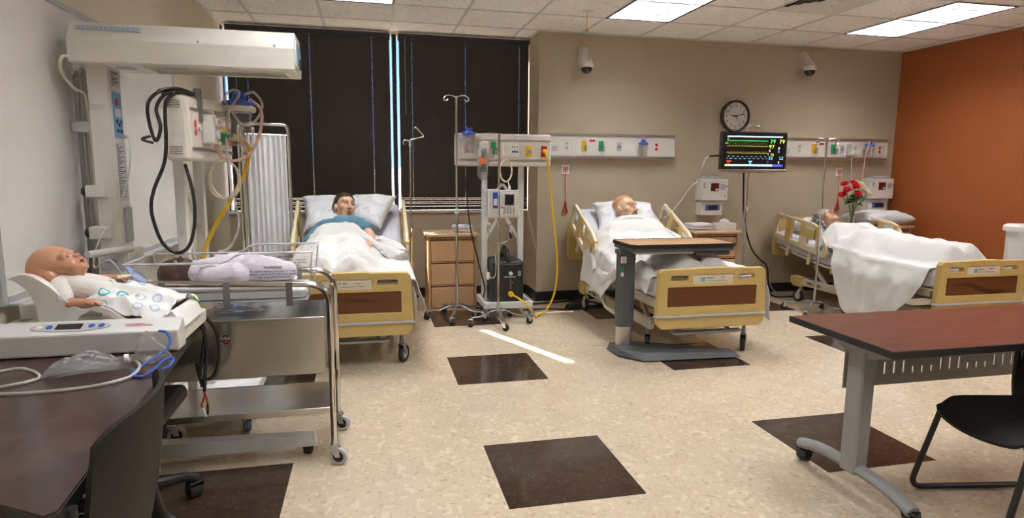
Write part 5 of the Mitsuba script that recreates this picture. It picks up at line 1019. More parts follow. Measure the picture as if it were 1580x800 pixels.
# wall headwalls ---------------------------------------------------
def wall_headwall(label, x0, x1, z0, z1, items):
    t = Thing('wall_headwall', label, 'headwall', 'headwalls fixed to the beige wall')
    y = YB-.075
    b_ = t.part('body', cat_([extr(Polygon([(YB, z0), (y+.02, z0), (y, z0+.03), (y, z1-.03), (y+.02, z1), (YB, z1)]), x1-x0, 'yz', (x0, 0, 0))]), 'm_offwhite', 25)
    for za, zb_ in ((z0+.0, z0+.035), (z1-.035, z1)):
        t.part('rail', cat_([extr(Polygon([(y+.005, za), (y-.012, za+.008), (y-.012, zb_-.008), (y+.005, zb_)]), x1-x0+.004, 'yz', (x0-.002, 0, 0))]), 'm_alu', 25, label='grey aluminium rail')
    t.parts('end_cap', [extr(Polygon([(YB, z0), (y+.018, z0-.002), (y-.004, z0+.03), (y-.004, z1-.03), (y+.018, z1+.002), (YB, z1)]), .010, 'yz', (x-.005, 0, 0)) for x in (x0, x1)], 'm_offwhite', 25)
    zc = (z0+z1)/2
    for x, kind in items:
        if kind == 'white': k = t.part('outlet', bx(x-.026, x+.026, y-.006, y, zc-.05, zc+.05, .002), 'm_offwhite'); t.parts('socket', [bx(x-.012, x+.012, y-.009, y-.005, zc+d-.012, zc+d+.012, .003) for d in (-.024, .024)], 'm_grey', under=k)
        if kind == 'red': k = t.part('red_outlet', bx(x-.028, x+.028, y-.006, y, zc-.05, zc+.05, .002), 'm_offwhite'); t.parts('socket', [disc(.016, .004, .001, 14, (0, -1, 0), (x, y-.006, zc+d)) for d in (-.022, .022)], 'm_red', under=k)
        if kind == 'grey': k = t.part('outlet', bx(x-.026, x+.026, y-.006, y, zc-.045, zc+.045, .002), 'm_grey'); t.part('socket', disc(.016, .012, .003, 14, (0, -1, 0), (x, y-.006, zc)), 'm_midgrey', under=k)
        if kind in ('yellow', 'green'):
            k = t.part('gas_outlet', bx(x-.028, x+.028, y-.006, y, zc-.052, zc+.052, .002), 'm_yellow' if kind == 'yellow' else 'm_green', label=f'{kind} gas outlet')
            t.part('fitting', cat_([disc(.013, .04, .003, 12, (0, -1, 0), (x+.012, y-.006, zc)), mv(disc(.010, .05, .002, 10), (x+.012, y-.04, zc-.055))]), 'm_alu', under=k)
            t.part('hook', tube(fillet([(x+.01, y, zc+.06), (x+.01, y-.03, zc+.06), (x+.01, y-.03, zc+.02)], .01), .003, 6), 'm_chrome', under=k)
        if kind == 'label': t.part('red_label', bx(x-.03, x+.03, y-.004, y, zc+.045, zc+.065, .0005), 'm_red', False)
        if kind == 'plate': k = t.part('plate', bx(x-.035, x+.035, y-.003, y, zc-.055, zc-.005, .001), 'm_lightgrey'); t.part('print', cat_([bx(x-.03, x+.02, y-.004, y-.002, zc-.05+.012*q, zc-.045+.012*q, 0) for q in range(4)]), 'm_grey', False, under=k, kind='stuff')
        if kind == 'regulator':
            k = t.part('regulator', rbx(x-.045, x+.045, y-.065, y, zc-.06, zc+.07, .012), 'm_offwhite', 40); t.parts('dial', [disc(.026, .01, .003, 18, (0, -1, 0), (x, y-.065, zc+.03)), disc(.018, .014, .003, 18, (0, -1, 0), (x, y-.065, zc-.03))], 'm_lightgrey', under=k)
    return t, y, zc
def yx(px, y): # world x of the picture column at depth y on level ~1.6
    return y*((px-790)/960*math.cos(YAW)+math.sin(YAW))/(math.cos(YAW)-(px-790)/960*math.sin(YAW))
hb, ywb, zcb = wall_headwall('pale headwall strip on the beige wall above the bald patient, partly behind the headwall stand', 1.80, 3.19, 1.505, 1.765, [(1.99, 'white'), (1.86, 'plate'), (2.17, 'yellow'), (2.26, 'label'), (2.36, 'green'), (2.56, 'grey'), (2.98, 'red')])
canister('small suction canister on the headwall above the bald patient', (2.80, ywb-.07, 1.66), .82)
hc, ywc, zcc = wall_headwall('pale headwall strip beside the orange wall, partly behind the monitor', 4.44, 5.885, 1.525, 1.77, [(4.56, 'plate'), (4.72, 'white'), (4.91, 'yellow'), (5.0, 'label'), (5.16, 'green'), (5.28, 'grey'), (5.78, 'red')])
rg = Thing('suction_regulator', 'white suction regulator on the headwall beside the orange wall', 'regulator')
rg.part('body', rbx(5.335, 5.425, ywc-.09, ywc-.008, 1.575, 1.715, .012), 'm_offwhite', 40); rg.parts('dial', [disc(.027, .01, .003, 18, (0, -1, 0), (5.38, ywc-.09, 1.675)), disc(.018, .014, .003, 18, (0, -1, 0), (5.38, ywc-.09, 1.61))], 'm_lightgrey')
canister('small suction canister on the headwall beside the orange wall', (5.58, ywc-.075, 1.69), .82)
st3 = Thing('suction_tubing', 'pink and clear tubing hanging from the headwall beside the orange wall', 'tubing', 'suction tubing')
hose(st3, [(5.56, ywc-.08, 1.74), (5.53, ywc-.12, 1.72), (5.50, ywc-.12, 1.60), (5.50, ywc-.10, 1.40), (5.52, ywc-.08, 1.25), (5.56, ywc-.06, 1.16)], .007, 'm_pink_tube', 'tube')
hose(st3, [(5.38, ywc-.06, 1.58), (5.37, ywc-.06, 1.50), (5.385, ywc-.05, 1.30), (5.38, ywc-.03, 1.18)], .005, 'm_tube_clear', 'tube')
one('monitor_bracket_cover', [rbx(4.36, 4.47, YB-.10, YB, 1.53, 1.78, .02)], 'm_midgrey', 'dark grey end cover of the headwall behind the monitor', 'cover')
# ---------------------------------------------------------------- wall things
mat('m_dome', (.010, .010, .012), .06, spec=.7)
def dome(label, x, z):
    t = Thing('dome_camera', label, 'security camera', 'white dome cameras on the beige wall', at=(x, YB, z))
    b = t.part('wall_bracket', hullpts([(.055*math.cos(a), -.006, .03+.055*math.sin(a)+(.035 if math.sin(a) > 0 else -.0)) for a in np.linspace(0, math.pi, 13)]+[(s*.06, -.002, -.075) for s in (-1, 1)]+[(s*.06, -.02, -.07) for s in (-1, 1)]+[(.055*math.cos(a), -.12+.055*math.sin(a), -.035) for a in np.linspace(0, 2*math.pi, 16)]+[(.060*math.cos(a), -.12+.060*math.sin(a), -.070) for a in np.linspace(0, 2*math.pi, 16)]), 'm_offwhite', 35, label='white wedge wall bracket')
    t.part('collar', lathe([(0, .0), (.066, 0), (.070, -.006), (.070, -.040), (.062, -.046), (0, -.046)], 28, None, (0, -.12, -.065)), 'm_offwhite', 35)
    t.part('dome', lathe([(.056, 0)]+[(.056*math.cos(a), -.006-.058*math.sin(a)) for a in np.linspace(0, math.pi/2, 9)], 28, None, (0, -.12, -.105)), 'm_dome', True, label='black glossy dome')
    t.parts('screw', [disc(.004, .003, .0005, 8, (0, -1, 0), (x_, -.012, z_)) for x_, z_ in ((-.05, -.06), (0, .088))], 'm_grey', under=b)
dome('white dome security camera high on the beige wall above the bald patient', 2.165, 2.52)
dome('white dome security camera high on the beige wall near the orange corner', 4.745, 2.60)
ck = Thing('wall_clock', 'round wall clock with a black rim and white face, above the monitor', 'clock', at=(3.925, YB, 1.985))
ck.part('rim', lathe([(0, 0), (.165, 0), (.172, .008), (.172, .04), (.160, .05), (.150, .046), (.148, .03), (0, .03)], 48, (0, -1, 0)), 'm_black', 40)
fc = ck.part('face', disc(.149, .004, .001, 48, (0, -1, 0), (0, -.029, 0)), 'm_offwhite', label='white face')
for k in range(1, 13):
    a = math.radians(90-30*k); ck.part('numeral', text(str(k), .024, (.112*math.cos(a), -.034, .112*math.sin(a)-.012)), 'm_ink', False, under=fc)
ck.part('minute_marks', cat_([tube([(.134*math.cos(a), -.0338, .134*math.sin(a)), ((.143)*math.cos(a), -.0338, .143*math.sin(a))], .0016 if k % 5 else .003, 5) for k in range(60) for a in (math.radians(6*k),)]), 'm_ink', False, under=fc, kind='stuff')
def hand(deg, L, w): 
    a = math.radians(90-deg); d = np.array([math.cos(a), 0, math.sin(a)]); p = np.array([-d[2], 0, d[0]]); return hullpts([np.array([0, y, 0])+d*t_+p*s*w_ for y in (-.037, -.040) for t_, w_ in ((-.02, w), (L, w*.6)) for s in (-1, 1)])
ck.parts('hand', [hand(276, .075, .006), hand(75, .110, .0045)], 'm_black')
ck.part('second_hand', hand(140, .115, .0015), 'm_red'); ck.part('hub', disc(.008, .004, .001, 12, (0, -1, 0), (0, -.038, 0)), 'm_black')

# vital signs monitor on its rolling pole
mo = Thing('patient_monitor', 'black patient monitor showing coloured vital sign traces, on a rolling pole below the clock', 'monitor', at=(3.758, 5.63, 1.588), rz=-3)
mo.part('case', rbx(-.355, .355, -.02, .035, -.185, .19, .010), 'm_black', 40); mo.part('back', rbx(-.2, .2, .03, .07, -.12, .12, .02), 'm_black', 40)
mo.part('chin', bx(-.36, .36, -.024, .0, -.212, -.178, .006), 'm_alu', label='silver lower strip')
mo.part('screen', bx(-.328, .328, -.0225, -.018, -.155, .165, .001), 'm_glass_dark', False, label='lit dark screen')
gfx, gcol = [], []
def G(m, c): gfx.append(m); gcol.append(np.tile(c, (len(m.vertices), 1)))
YS = -.0235
def rect(x0, z0, x1, z1, c): G(trimesh.Trimesh([[x0, YS, z0], [x1, YS, z0], [x1, YS, z1], [x0, YS, z1]], [[0, 1, 2], [0, 2, 3]], process=False), c)
def txt(s, h, x, z, c):
    m = text(s, h, (x, YS+.0006, z), depth=.0004); G(trimesh.Trimesh(m.vertices, m.faces, process=False), c)
def trace(fn, z, c, x0=-.30, x1=.145, n=260, w=.0022):
    x = np.linspace(x0, x1, n); y = z+fn((x-x0)/(x1-x0)); up, dn = np.stack([x, x*0+YS, y+w], 1), np.stack([x, x*0+YS, y-w], 1)
    v = np.vstack([dn, up]); i = np.arange(n-1); G(trimesh.Trimesh(v, np.vstack([np.stack([i, i+1, i+1+n], 1), np.stack([i, i+1+n, i+n], 1)]), process=False), c)
GR, YE, CY, WH, RE, BL = (.10, 1.0, .22), (.85, .95, .12), (.15, .75, 1.0), (.75, .88, 1.0), (1.0, .10, .08), (.08, .12, 1.0)
rect(-.30, .135, .30, .150, (.55, .75, .95))
trace(lambda s: .016*np.exp(-(((s*17) % 1-.5)/.06)**2)-.004*np.exp(-(((s*17) % 1-.62)/.05)**2), .100, GR)
trace(lambda s: .034*sst(.30, .38, (s*17) % 1)*sst(.62, .50, (s*17) % 1), .048, YE, w=.0016)
trace(lambda s: .018*np.exp(-(((s*13) % 1-.35)/.16)**2), -.022, YE, w=.0018)
trace(lambda s: .024*sst(.2, .3, (s*9) % 1)*sst(.75, .62, (s*9) % 1), -.075, CY)
txt('79', .036, .195, .080, GR); txt('79', .036, .275+.02, .080, YE); txt('97', .034, .185, .030, YE); txt('6', .024, .165, -.005, WH); txt('8', .024, .265, .020, WH); txt('6', .022, .265, -.012, CY)
txt('75', .022, .195, -.045, YE); txt('1', .018, .150, -.035, YE); txt('33', .028, .180, -.080, CY); txt('12', .028, .295, -.080, CY); txt('7', .020, .150, -.118, BL); txt('8', .020, .270, -.118, WH)
txt('ST', .012, -.29, .112, GR); txt('CO2', .010, -.305, .072, YE); txt('RESP', .016, -.27, -.108, RE); txt('T1', .014, -.28, -.125, RE); rect(-.06, -.108, -.02, -.096, CY); rect(-.05, -.124, -.03, -.114, CY)
rect(-.315, -.150, -.285, -.128, (.8, .9, .1)); rect(-.283, -.150, .205, -.128, (.50, .72, .95)); rect(.21, -.150, .315, -.128, BL)
scene[mo.key+'__screen__graphics'] = {**mikit.ply(cat_(gfx), 'm_glass_dark', color=np.vstack(gcol)), 'emitter': {'type': 'area', 'radiance': {'type': 'mesh_attribute', 'name': 'vertex_color'}}, 'to_world': mo.T}
tag(mo.key+'__screen__graphics', kind='stuff')
mo.part('power_light', disc(.006, .002, .0005, 10, (0, -1, 0), (.335, -.020, .170)), 'm_green')
mo.part('plug', bar((-.36, 0, -.045), (-.47, .0, -.055), .010), 'm_black')
mo.part('cable', tube(cr([(-.47, 0, -.055), (-.51, .0, -.08), (-.53, .03, -.18), (-.45, .25, -.26), (-.36, .45, -.27)], 8), .006, 6), 'm_offwhite', label='white side cable')
iv_pole('chrome rolling pole behind the monitor', 3.775, 5.72, 1.84, (1, -.4), 4, 0)
mcb = Thing('monitor_cable', 'black cables hanging from the monitor to the floor', 'cable')
hose(mcb, [(3.70, 5.69, 1.42), (3.71, 5.69, 1.25), (3.74, 5.70, .95), (3.85, 5.78, .72), (4.0, 5.90, .55), (4.12, 5.95, .45), (4.25, 5.98, .35), (4.30, 6.0, .15), (4.35, 5.98, .02), (4.6, 5.92, .012)], .008, 'm_black', 'cable'); hose(mcb, [(3.715, 5.69, 1.42), (3.72, 5.69, 1.20), (3.74, 5.69, .90), (3.755, 5.69, .60), (3.77, 5.70, .2)], .006, 'm_midgrey', 'cable')
def call(label, x, z, zp):
    t = Thing('nurse_call', label, 'nurse call', 'nurse call pull stations on the beige wall', at=(x, YB, z))
    p = t.part('plate', bx(-.043, .043, -.010, 0, -.052, .052, .004), 'm_offwhite')
    t.part('red_frame', extr(sbox(-.024, -.024, .024, .024).difference(sbox(-.017, -.017, .017, .017)), .004, 'xz', (0, -.010, .004)), 'm_red', False, under=p); t.part('button', disc(.011, .006, .002, 16, (0, -1, 0), (0, -.010, .004)), 'm_red', under=p)
    t.part('cord', bar((0, -.013, -.03), (.006, -.015, zp+.10), .0022, 6), 'm_red'); 
    t.part('pull_handle', cat_([tube(fillet([(.006, -.015, zp+.085), (-.028, -.015, zp-.0), (.030, -.015, zp-.0)], .012, 5, True), .0075, 8, True), bar((.006, -.015, zp+.12), (.006, -.015, zp+.07), .010, 8)]), 'm_red', label='red triangular pull handle')
call('nurse call plate with a red pull cord left of the bald patient', 1.997, 1.392, -.45)
call('nurse call plate with a red pull cord above the curly-haired patient', 5.325, 1.392, -.44)
def sharps(label, x, z):
    t = Thing('sharps_container', label, 'sharps container', 'sharps containers on the beige wall', at=(x, YB, z))
    b = t.part('cabinet', rbx(-.155, .155, -.15, 0, -.0, .235, .008), 'm_offwhite', 30, label='off-white locking cabinet')
    t.part('lid_handle', cat_([bx(-.11, .09, -.14, -.02, .235, .262, .004)]), 'm_grey'); t.part('cabinet_door', bx(-.15, .15, -.157, -.149, .005, .225, .003), 'm_offwhite')
    t.part('window', bx(-.055, .040, -.161, -.155, .105, .19, .002), 'm_maroon', label='dark red window'); t.part('biohazard_mark', cat_([bx(.0, .032, -.163, -.160, .11, .135, .001)]), 'm_offwhite', False)
    t.part('lock', disc(.010, .008, .002, 14, (0, -1, 0), (.115, -.156, .055)), 'm_chrome'); t.part('label', bx(.06, .12, -.159, -.156, .12, .18, .001), 'm_grey'); t.part('dot', disc(.009, .003, .001, 12, (0, -1, 0), (.135, -.157, .155)), 'm_red'); t.part('side_mark', bx(-.146, -.12, -.159, -.156, .14, .20, .0), 'm_grey')
    g = t.part('glove_holder', rbx(-.14, .125, -.115, 0, -.16, -.006, .006), 'm_offwhite', 30, label='off-white glove box holder'); 
    t.part('glove_box', bx(-.085, .085, -.118, -.112, -.105, -.045, .001), 'm_blue_ink', under=g, label='blue and white box front'); t.part('glove', rbx(-.05, .055, -.126, -.110, -.098, -.052, .02), 'm_black', under=g, label='dark oval opening')
    return t
mat('m_maroon', (.10, .012, .02), .3)
sharps('off-white sharps container with glove box right of the bald patient', 3.655, 1.068)
sharps('off-white sharps container with glove box behind the flowers', 5.80, 1.085)
hose(Thing('wall_cable', 'thin white cable looping from the wall to the sharps container', 'cable'), [(3.49, 6.20, 1.28), (3.40, 6.22, 1.20), (3.28, 6.23, 1.03), (3.15, 6.23, .90), (3.0, 6.22, .86), (2.85, 6.20, .90)], .006, 'm_offwhite', 'cable')

# nightstands ------------------------------------------------------
mat('m_maple', pr(f_wood((.56, .34, .185), (.52, .305, .16), (.42, .23, .11), 1, .6)), .42)
mat('m_maple_top', pr(f_wood((.62, .44, .27), (.58, .40, .24), (.50, .33, .18), 0, .6)), .35)
mat('m_groove', (.16, .07, .03), .5)
def nightstand(label, x, y, w=.52, d=.44, h=.76):
    t = Thing('nightstand', label, 'nightstand', 'maple bedside cabinets', at=(x, y, 0))
    t.part('case', cat_([bx(-w/2, -w/2+.02, 0, d, 0, h-.03, .002), bx(w/2-.02, w/2, 0, d, 0, h-.03, .002), bx(-w/2, w/2, d-.02, d, 0, h-.03, .002), bx(-w/2+.02, w/2-.02, .0, .02, 0, .035, .002), bx(-w/2+.02, w/2-.02, .02, d, h-.06, h-.032, 0)]), 'm_maple', label=None)
    t.part('top', rbx(-w/2-.025, w/2+.025, -.025, d+.005, h-.03, h, .010), 'm_maple_top', 40, label='pale laminate top with rounded edge')
    hh = (h-.075)/3
    for k in range(3):
        z0 = .038+k*hh; dr_ = t.part('drawer', bx(-w/2+.024, w/2-.024, .0, .02, z0, z0+hh-.030, .003), 'm_maple')
        t.part('finger_groove', bx(-w/2+.024, w/2-.024, .012, .022, z0+hh-.032, z0+hh-.002, .001), 'm_groove', under=dr_, label='dark finger groove'); t.part('pull_lip', bx(-w/2+.024, w/2-.024, .004, .018, z0+hh-.014, z0+hh-.004, .003), 'm_maple', under=dr_)
    return t
nightstand('maple three-drawer nightstand below the right window', .775, 5.98, .47, .44, .765)
nightstand('maple nightstand behind the overbed table, under the sharps container', 3.50, 5.78, .50, .44, .775)
nightstand('maple nightstand beside the orange wall with a pillow on top', 5.62, 5.80, .62, .42, .80)
def towels(label, x0, x1, y0, y1, z, n, seed, key='towel_stack'):
    t = Thing(key, label, 'folded linen', 'folded linen on the nightstands')
    for k in range(n):
        m = trimesh.creation.icosphere(4); v = np.array(m.vertices); v = np.sign(v)*np.abs(v)**.45; v *= np.array([(x1-x0)/2, (y1-y0)/2, .018]); v += (meshkit.fbm(v*np.array([14, 14, 30])+seed+k*5, 3)[:, None]-.5)*np.array([.03, .03, .016]); v += [(x0+x1)/2+.01*math.sin(k*2+seed), (y0+y1)/2, z+.021+.03*k]; m.vertices = v
        t.part('towel', m, 'm_sheet', 60)
    return t
towels('crumpled white linen on the nightstand below the right window', .80, 1.0, 6.08, 6.32, .765, 2, 1)
towels('folded white linen beside the tissue box on the nightstand by the bald patient', 3.28, 3.52, 5.85, 6.12, .775, 2, 4)
tis = Thing('tissue_box', 'small pale tissue box on the nightstand by the bald patient', 'tissue box'); tis.part('box', bx(3.555, 3.765, 5.86, 5.98, .775, .845, .003), 'm_offwhite')
m = trimesh.creation.icosphere(3); v = np.array(m.vertices)*np.array([.06, .03, .03]); v += (meshkit.fbm(v*30, 3, 3)[:, None]-.5)*.03; m.vertices = v+np.array([3.66, 5.92, .855]); tis.part('tissue', m, 'm_sheet', 60)
one('syringe', [bar((.56, 5.99, .772), (.68, 6.05, .772), .008, 10), bar((.68, 6.05, .772), (.75, 6.09, .772), .004, 8)], 'm_offwhite', 'white plastic syringe on the nightstand below the right window', 'syringe')
pillow('big white pillow on the nightstand beside the orange wall', (5.60, 5.95, .872), (.64, .44, .14), tilt(0, 0, 2), 21)
# vase of flowers
va = Thing('flower_vase', 'clear glass vase of red and cream flowers on the nightstand by the orange wall', 'vase')
vx, vy, vz = 5.16, 5.84, .80
vprof = [(.0, .004), (.030, .004), (.033, .01), (.033, .18), (.045, .225)]
va.part('vase', lathe(vprof, 24, None, (vx, vy, vz)), 'm_clear', 50, label='tall clear glass vase'); va.part('water', lathe([(0, .008), (.031, .008), (.031, .12), (0, .12)], 20, None, (vx, vy, vz)), 'm_clear', 50)
rng = random.Random(5)
mat('m_stem', (.05, .14, .03), .5); mat('m_leaf', (.03, .09, .025), .5); mat('m_petal_red', (.62, .02, .03), .5, sheen=.3); mat('m_petal_cream', (.86, .82, .66), .5, sheen=.3)
heads = []
def flower(c, up, r, m, label, n=26):
    up = np.array(up)/np.linalg.norm(up); M = trimesh.geometry.align_vectors([0, 0, 1], up); ms = []
    for k in range(n):
        q = k/n; a = k*2.39996; tiltv = .25+1.15*q; L = r*(.55+.45*q); u, w = np.meshgrid(np.linspace(0, 1, 5), np.linspace(-1, 1, 5), indexing='ij')
        wd = r*.38*np.sin(np.clip(u*.85+.12, 0, 1)*math.pi); x = L*u*math.sin(tiltv)-.12*r*u*u*q; z = L*u*math.cos(tiltv)+.16*r*w**2*u+.05*r*np.sin(w*5+k); y = w*wd
        p = np.stack([x*math.cos(a)-y*math.sin(a), x*math.sin(a)+y*math.cos(a), z], -1); ms.append(grid(p, .0012))
    g = cat_(ms); g.apply_transform(M); g.apply_translation(c)
    va.part('flower', g, m, 50, label=label)
spots = [((-.10, -.02, .40), 0), ((-.045, -.07, .44), 0), ((-.085, .04, .46), 0), ((-.01, .0, .475), 0), ((-.135, .0, .345), 0), ((.055, -.07, .41), 1), ((.105, .0, .43), 1), ((.05, .04, .475), 1), ((.135, -.03, .36), 1), ((-.03, -.09, .36), 0), ((.10, -.09, .36), 1), ((.045, -.03, .46), 1)]
for (dx, dy, dz), k in spots:
    c = np.array([vx+dx, vy+dy, vz+dz]); flower(c-np.array([0, 0, .015]), (dx*4, dy*5-.25, 1), .062, 'm_petal_cream' if k else 'm_petal_red', 'cream flower' if k else 'red flower')
    va.part('stem', tube(cr([(vx+dx*.08, vy+dy*.08, vz+.02), (vx+dx*.25, vy+dy*.2, vz+.2), (vx+dx*.8, vy+dy*.8, vz+dz*.8), tuple(c)], 5), .0028, 6), 'm_stem')
for k in range(26):
    a = rng.uniform(0, 6.28); e = rng.uniform(-.2, .6); o = np.array([vx+rng.uniform(-.05, .05), vy+rng.uniform(-.05, .04), vz+rng.uniform(.24, .36)]); L, wd = rng.uniform(.06, .10), rng.uniform(.018, .028)
    u, w = np.meshgrid(np.linspace(0, 1, 7), np.linspace(-1, 1, 3), indexing='ij'); d = np.array([math.cos(a)*math.cos(e), math.sin(a)*math.cos(e), math.sin(e)]); s = np.cross(d, [0, 0, 1]); s /= np.linalg.norm(s); nn = np.cross(s, d)
    p = o+(u*L)[..., None]*d+(w*wd*np.sin(u*math.pi*.95+.08))[..., None]*s+(-.03*u**2-.008*(1-w**2)*0+.008*w**2)[..., None]*nn; va.part('leaf', grid(p, .0008), 'm_leaf', 50)

# overbed table ----------------------------------------------------
mat('m_slate', (.075, .082, .090), .38); mat('m_ob_top', pr(f_wood((.42, .25, .13), (.38, .22, .11), (.33, .18, .085), 0, .5)), .32)
ob = Thing('overbed_table', 'overbed table with a tan top on a slate grey column, reaching over the middle bed', 'overbed table')
tp = rrect(1.83, 4.14, 2.70, 4.56, .07, 6)
ob.part('top', extr(tp.buffer(-.018), .006, 'xy', (0, 0, .846), .002), 'm_ob_top', 30, label='tan wood grain top')
ob.part('edge', extr(tp.difference(tp.buffer(-.020)), .026, 'xy', (0, 0, .828), .004), 'm_black', 30, label='raised black rim')
ob.part('tray', extr(tp.buffer(-.012), .034, 'xy', (0, 0, .798), .006), 'm_slate', 30)
ob.part('drawer_slide', cat_([bx(1.90, 2.62, 4.20, 4.50, .776, .80, .004)]), 'm_lightgrey'); ob.part('latch', rbx(2.36, 2.64, 4.17, 4.24, .762, .80, .010), 'm_slate')
def oval(rx, ry, n=28): return Polygon([(rx*abs(math.cos(a))**.7*np.sign(math.cos(a)), ry*abs(math.sin(a))**.7*np.sign(math.sin(a))) for a in np.linspace(0, 2*math.pi, n+1)[:-1]])
c1 = ob.part('column', mv(extr(oval(.072, .045), .58, 'xy', (0, 0, .21), .004), (1.875, 4.34, 0)), 'm_slate', 30); ob.part('inner_column', mv(extr(oval(.062, .037), .16, 'xy', (0, 0, .055)), (1.875, 4.34, 0)), 'm_alu', 30, label='brushed metal inner column')
ob.part('arm', hullpts([(x, y, z) for x in (1.81, 2.30) for y in (4.29, 4.40) for z in (.765, .80)]), 'm_slate')
ob.part('lever', bx(1.815, 1.86, 4.288, 4.30, .70, .752, .003), 'm_lightgrey', under=c1); ob.part('tag', cat_([bx(1.82, 1.84, 4.292, 4.301, .632, .670, 0)]), 'm_green', False, under=c1, label='green and white tag'); ob.part('tag', bx(1.82, 1.84, 4.292, 4.301, .60, .63, 0), 'm_offwhite', False, under=c1)
ob.part('base', cat_([hullpts([(x, y, z) for x, y, z in ((1.79, 4.22, .01), (1.775, 4.42, .01), (1.92, 4.06, .01), (2.68, 4.02, .01), (2.68, 4.16, .01), (1.98, 4.45, .01), (1.80, 4.23, .062), (1.79, 4.41, .062), (1.94, 4.10, .062), (2.66, 4.05, .04), (2.66, 4.14, .04), (1.97, 4.43, .062))])]), 'm_slate', 25, label='low slate base foot')
ob.parts('glide', [disc(.02, .012, .002, 12, None, (x, y, 0)) for x, y in ((1.85, 4.35), (1.96, 4.10), (2.62, 4.08))], 'm_rubber')

# bed-mounted IV hook, IV pole by the last bed ----------------------
bi = Thing('iv_hook_pole', 'thin chrome bed-mounted IV pole with a bent hook, between the windows', 'iv pole')
bi.part('pole', bar((.394, 6.22, .42), (.394, 6.22, 1.64), .008, 10), 'm_chrome'); bi.part('socket', bx(.36, .41, 6.20, 6.24, .40, .46, .004), 'm_bedframe')
bi.part('hook', tube(fillet([(.394, 6.22, 1.60), (.394, 6.22, 1.665), (.535, 6.22, 1.70), (.45, 6.22, 1.79), (.44, 6.22, 1.775)], .02, 6), .006, 8), 'm_chrome'); bi.part('hook', tube(fillet([(.394, 6.22, 1.655), (.34, 6.22, 1.665), (.325, 6.22, 1.64), (.335, 6.22, 1.62)], .015, 5), .006, 8), 'm_chrome')
bi.part('collar', bar((.394, 6.22, 1.60), (.394, 6.22, 1.66), .013, 10), 'm_lightgrey'); bi.part('bracket_arm', bar((.394, 6.22, .44), (.30, 6.22, .44), .012), 'm_bedframe')
iv_pole('chrome IV pole standing left of the curly-haired patient', 4.265, 5.22, 1.70, (-1, 1.3), 4, 35)

# folding privacy screen -------------------------------------------
scn = Thing('privacy_screen', 'folded privacy screen of white pleated fabric in a steel frame beside the window bed', 'privacy screen')
mat('m_curtain', pr(lambda p, n, uv: mix((.66, .67, .70), (.71, .72, .74), fbm(p.x*3, p.y*3, p.z*3, 2))), .8, sheen=.3)
panels = [((-1.03, 5.52), (-.985, 5.86)), ((-1.0, 5.50), (-.965, 5.82)), ((-.985, 5.47), (-.655, 5.60))]
for (ax, ay), (bx_, by) in panels:
    a, b = np.array([ax, ay]), np.array([bx_, by]); w0 = np.linalg.norm(b-a)
    def q(t_, z): return (*(a+(b-a)*t_), z)
    scn.part('tube_frame', tube(fillet([q(0, .08), q(0, 1.74), q(1, 1.74), q(1, .08)], .05, 6), .0125, 10), 'm_chrome')
    tt = np.linspace(.05, .95, 90); nrm = np.array([-(b-a)[1], (b-a)[0]])/w0; zz = np.linspace(1.665, .28, 14)
    amp = .010+.004*np.sin(tt*9); X = np.array([[(*(a+(b-a)*t_+nrm*(amp_*math.sin(t_*w0*2*math.pi/.042+.6*math.sin(t_*13+z*1.5)))), z) for t_, amp_ in zip(tt, amp)] for z in zz])
    scn.part('fabric_panel', grid(X, .002), 'm_curtain', 60, label='white gathered fabric')
    scn.part('fabric_rod', cat_([bar(q(0, 1.655), q(1, 1.655), .005), bar(q(0, .29), q(1, .29), .005)]), 'm_chrome', kind='stuff')
for x, y in ((-1.03, 5.52), (-.655, 5.60), (-.985, 5.86)): caster(scn, x, y, .026, .02, .085, 40)

# nurse call on the left wall
lc = Thing('nurse_call', 'nurse call plate with red pull cord on the left wall beyond the whiteboard', 'nurse call', at=(XL, 5.62, 1.36), rz=90)
lc.part('plate', bx(-.043, .043, -.010, 0, -.052, .052, .004), 'm_offwhite'); lc.part('cord', bar((0, -.013, -.03), (0, -.015, -.33), .002, 6), 'm_red')
lc.part('pull_handle', tube(fillet([(0, -.015, -.30), (-.032, -.015, -.43), (.032, -.015, -.43)], .012, 5, True), .009, 8, True), 'm_red', label='red triangular pull handle')

# bin, right table and chair ---------------------------------------
bn = Thing('waste_bin', 'tall white waste bin with a lid by the orange wall, at the right edge', 'bin', at=(5.72, 4.35, 0))
bn.part('body', lathe([(0, 0), (.145, 0), (.15, .01), (.172, .86), (.172, .88), (0, .88)], 32), 'm_offwhite', 30); bn.part('lid', lathe([(0, .88), (.195, .88), (.198, .90), (.195, .925), (.17, .94), (0, .945)], 32), 'm_offwhite', 30); bn.part('liner_band', lathe([(.163, .60), (.1665, .60), (.167, .612), (.164, .612), (.163, .60)], 32), 'm_blue', 30, label='blue band')
mat('m_table', pr(lambda p, n, uv: mix((.085, .028, .018), (.115, .040, .025), fbm(p.x*5, p.y*45, 0, 3))), .25, spec=.5)
rt = Thing('training_table', 'long red-brown laminate table on grey T-legs in the right foreground', 'table')
rt.part('top', bx(1.855, 4.0, 1.838, 2.412, .712, .74, .003), 'm_table', False); rt.part('edge_band', cat_([bx(1.850, 1.856, 1.833, 2.417, .711, .739, .002)]), 'm_desk_edge', False); rt.part('edge_band', bx(1.850, 4.0, 1.833, 1.839, .711, .739, .002), 'm_desk_edge', False)
sl_ = [rrect(x-.006, z0, x+.006, z1, .005, 2) for k in range(34) for x in (2.12+k*.052,) for z0, z1 in (((.475, .535) if (k//3) % 2 else (.470, .505)),)]
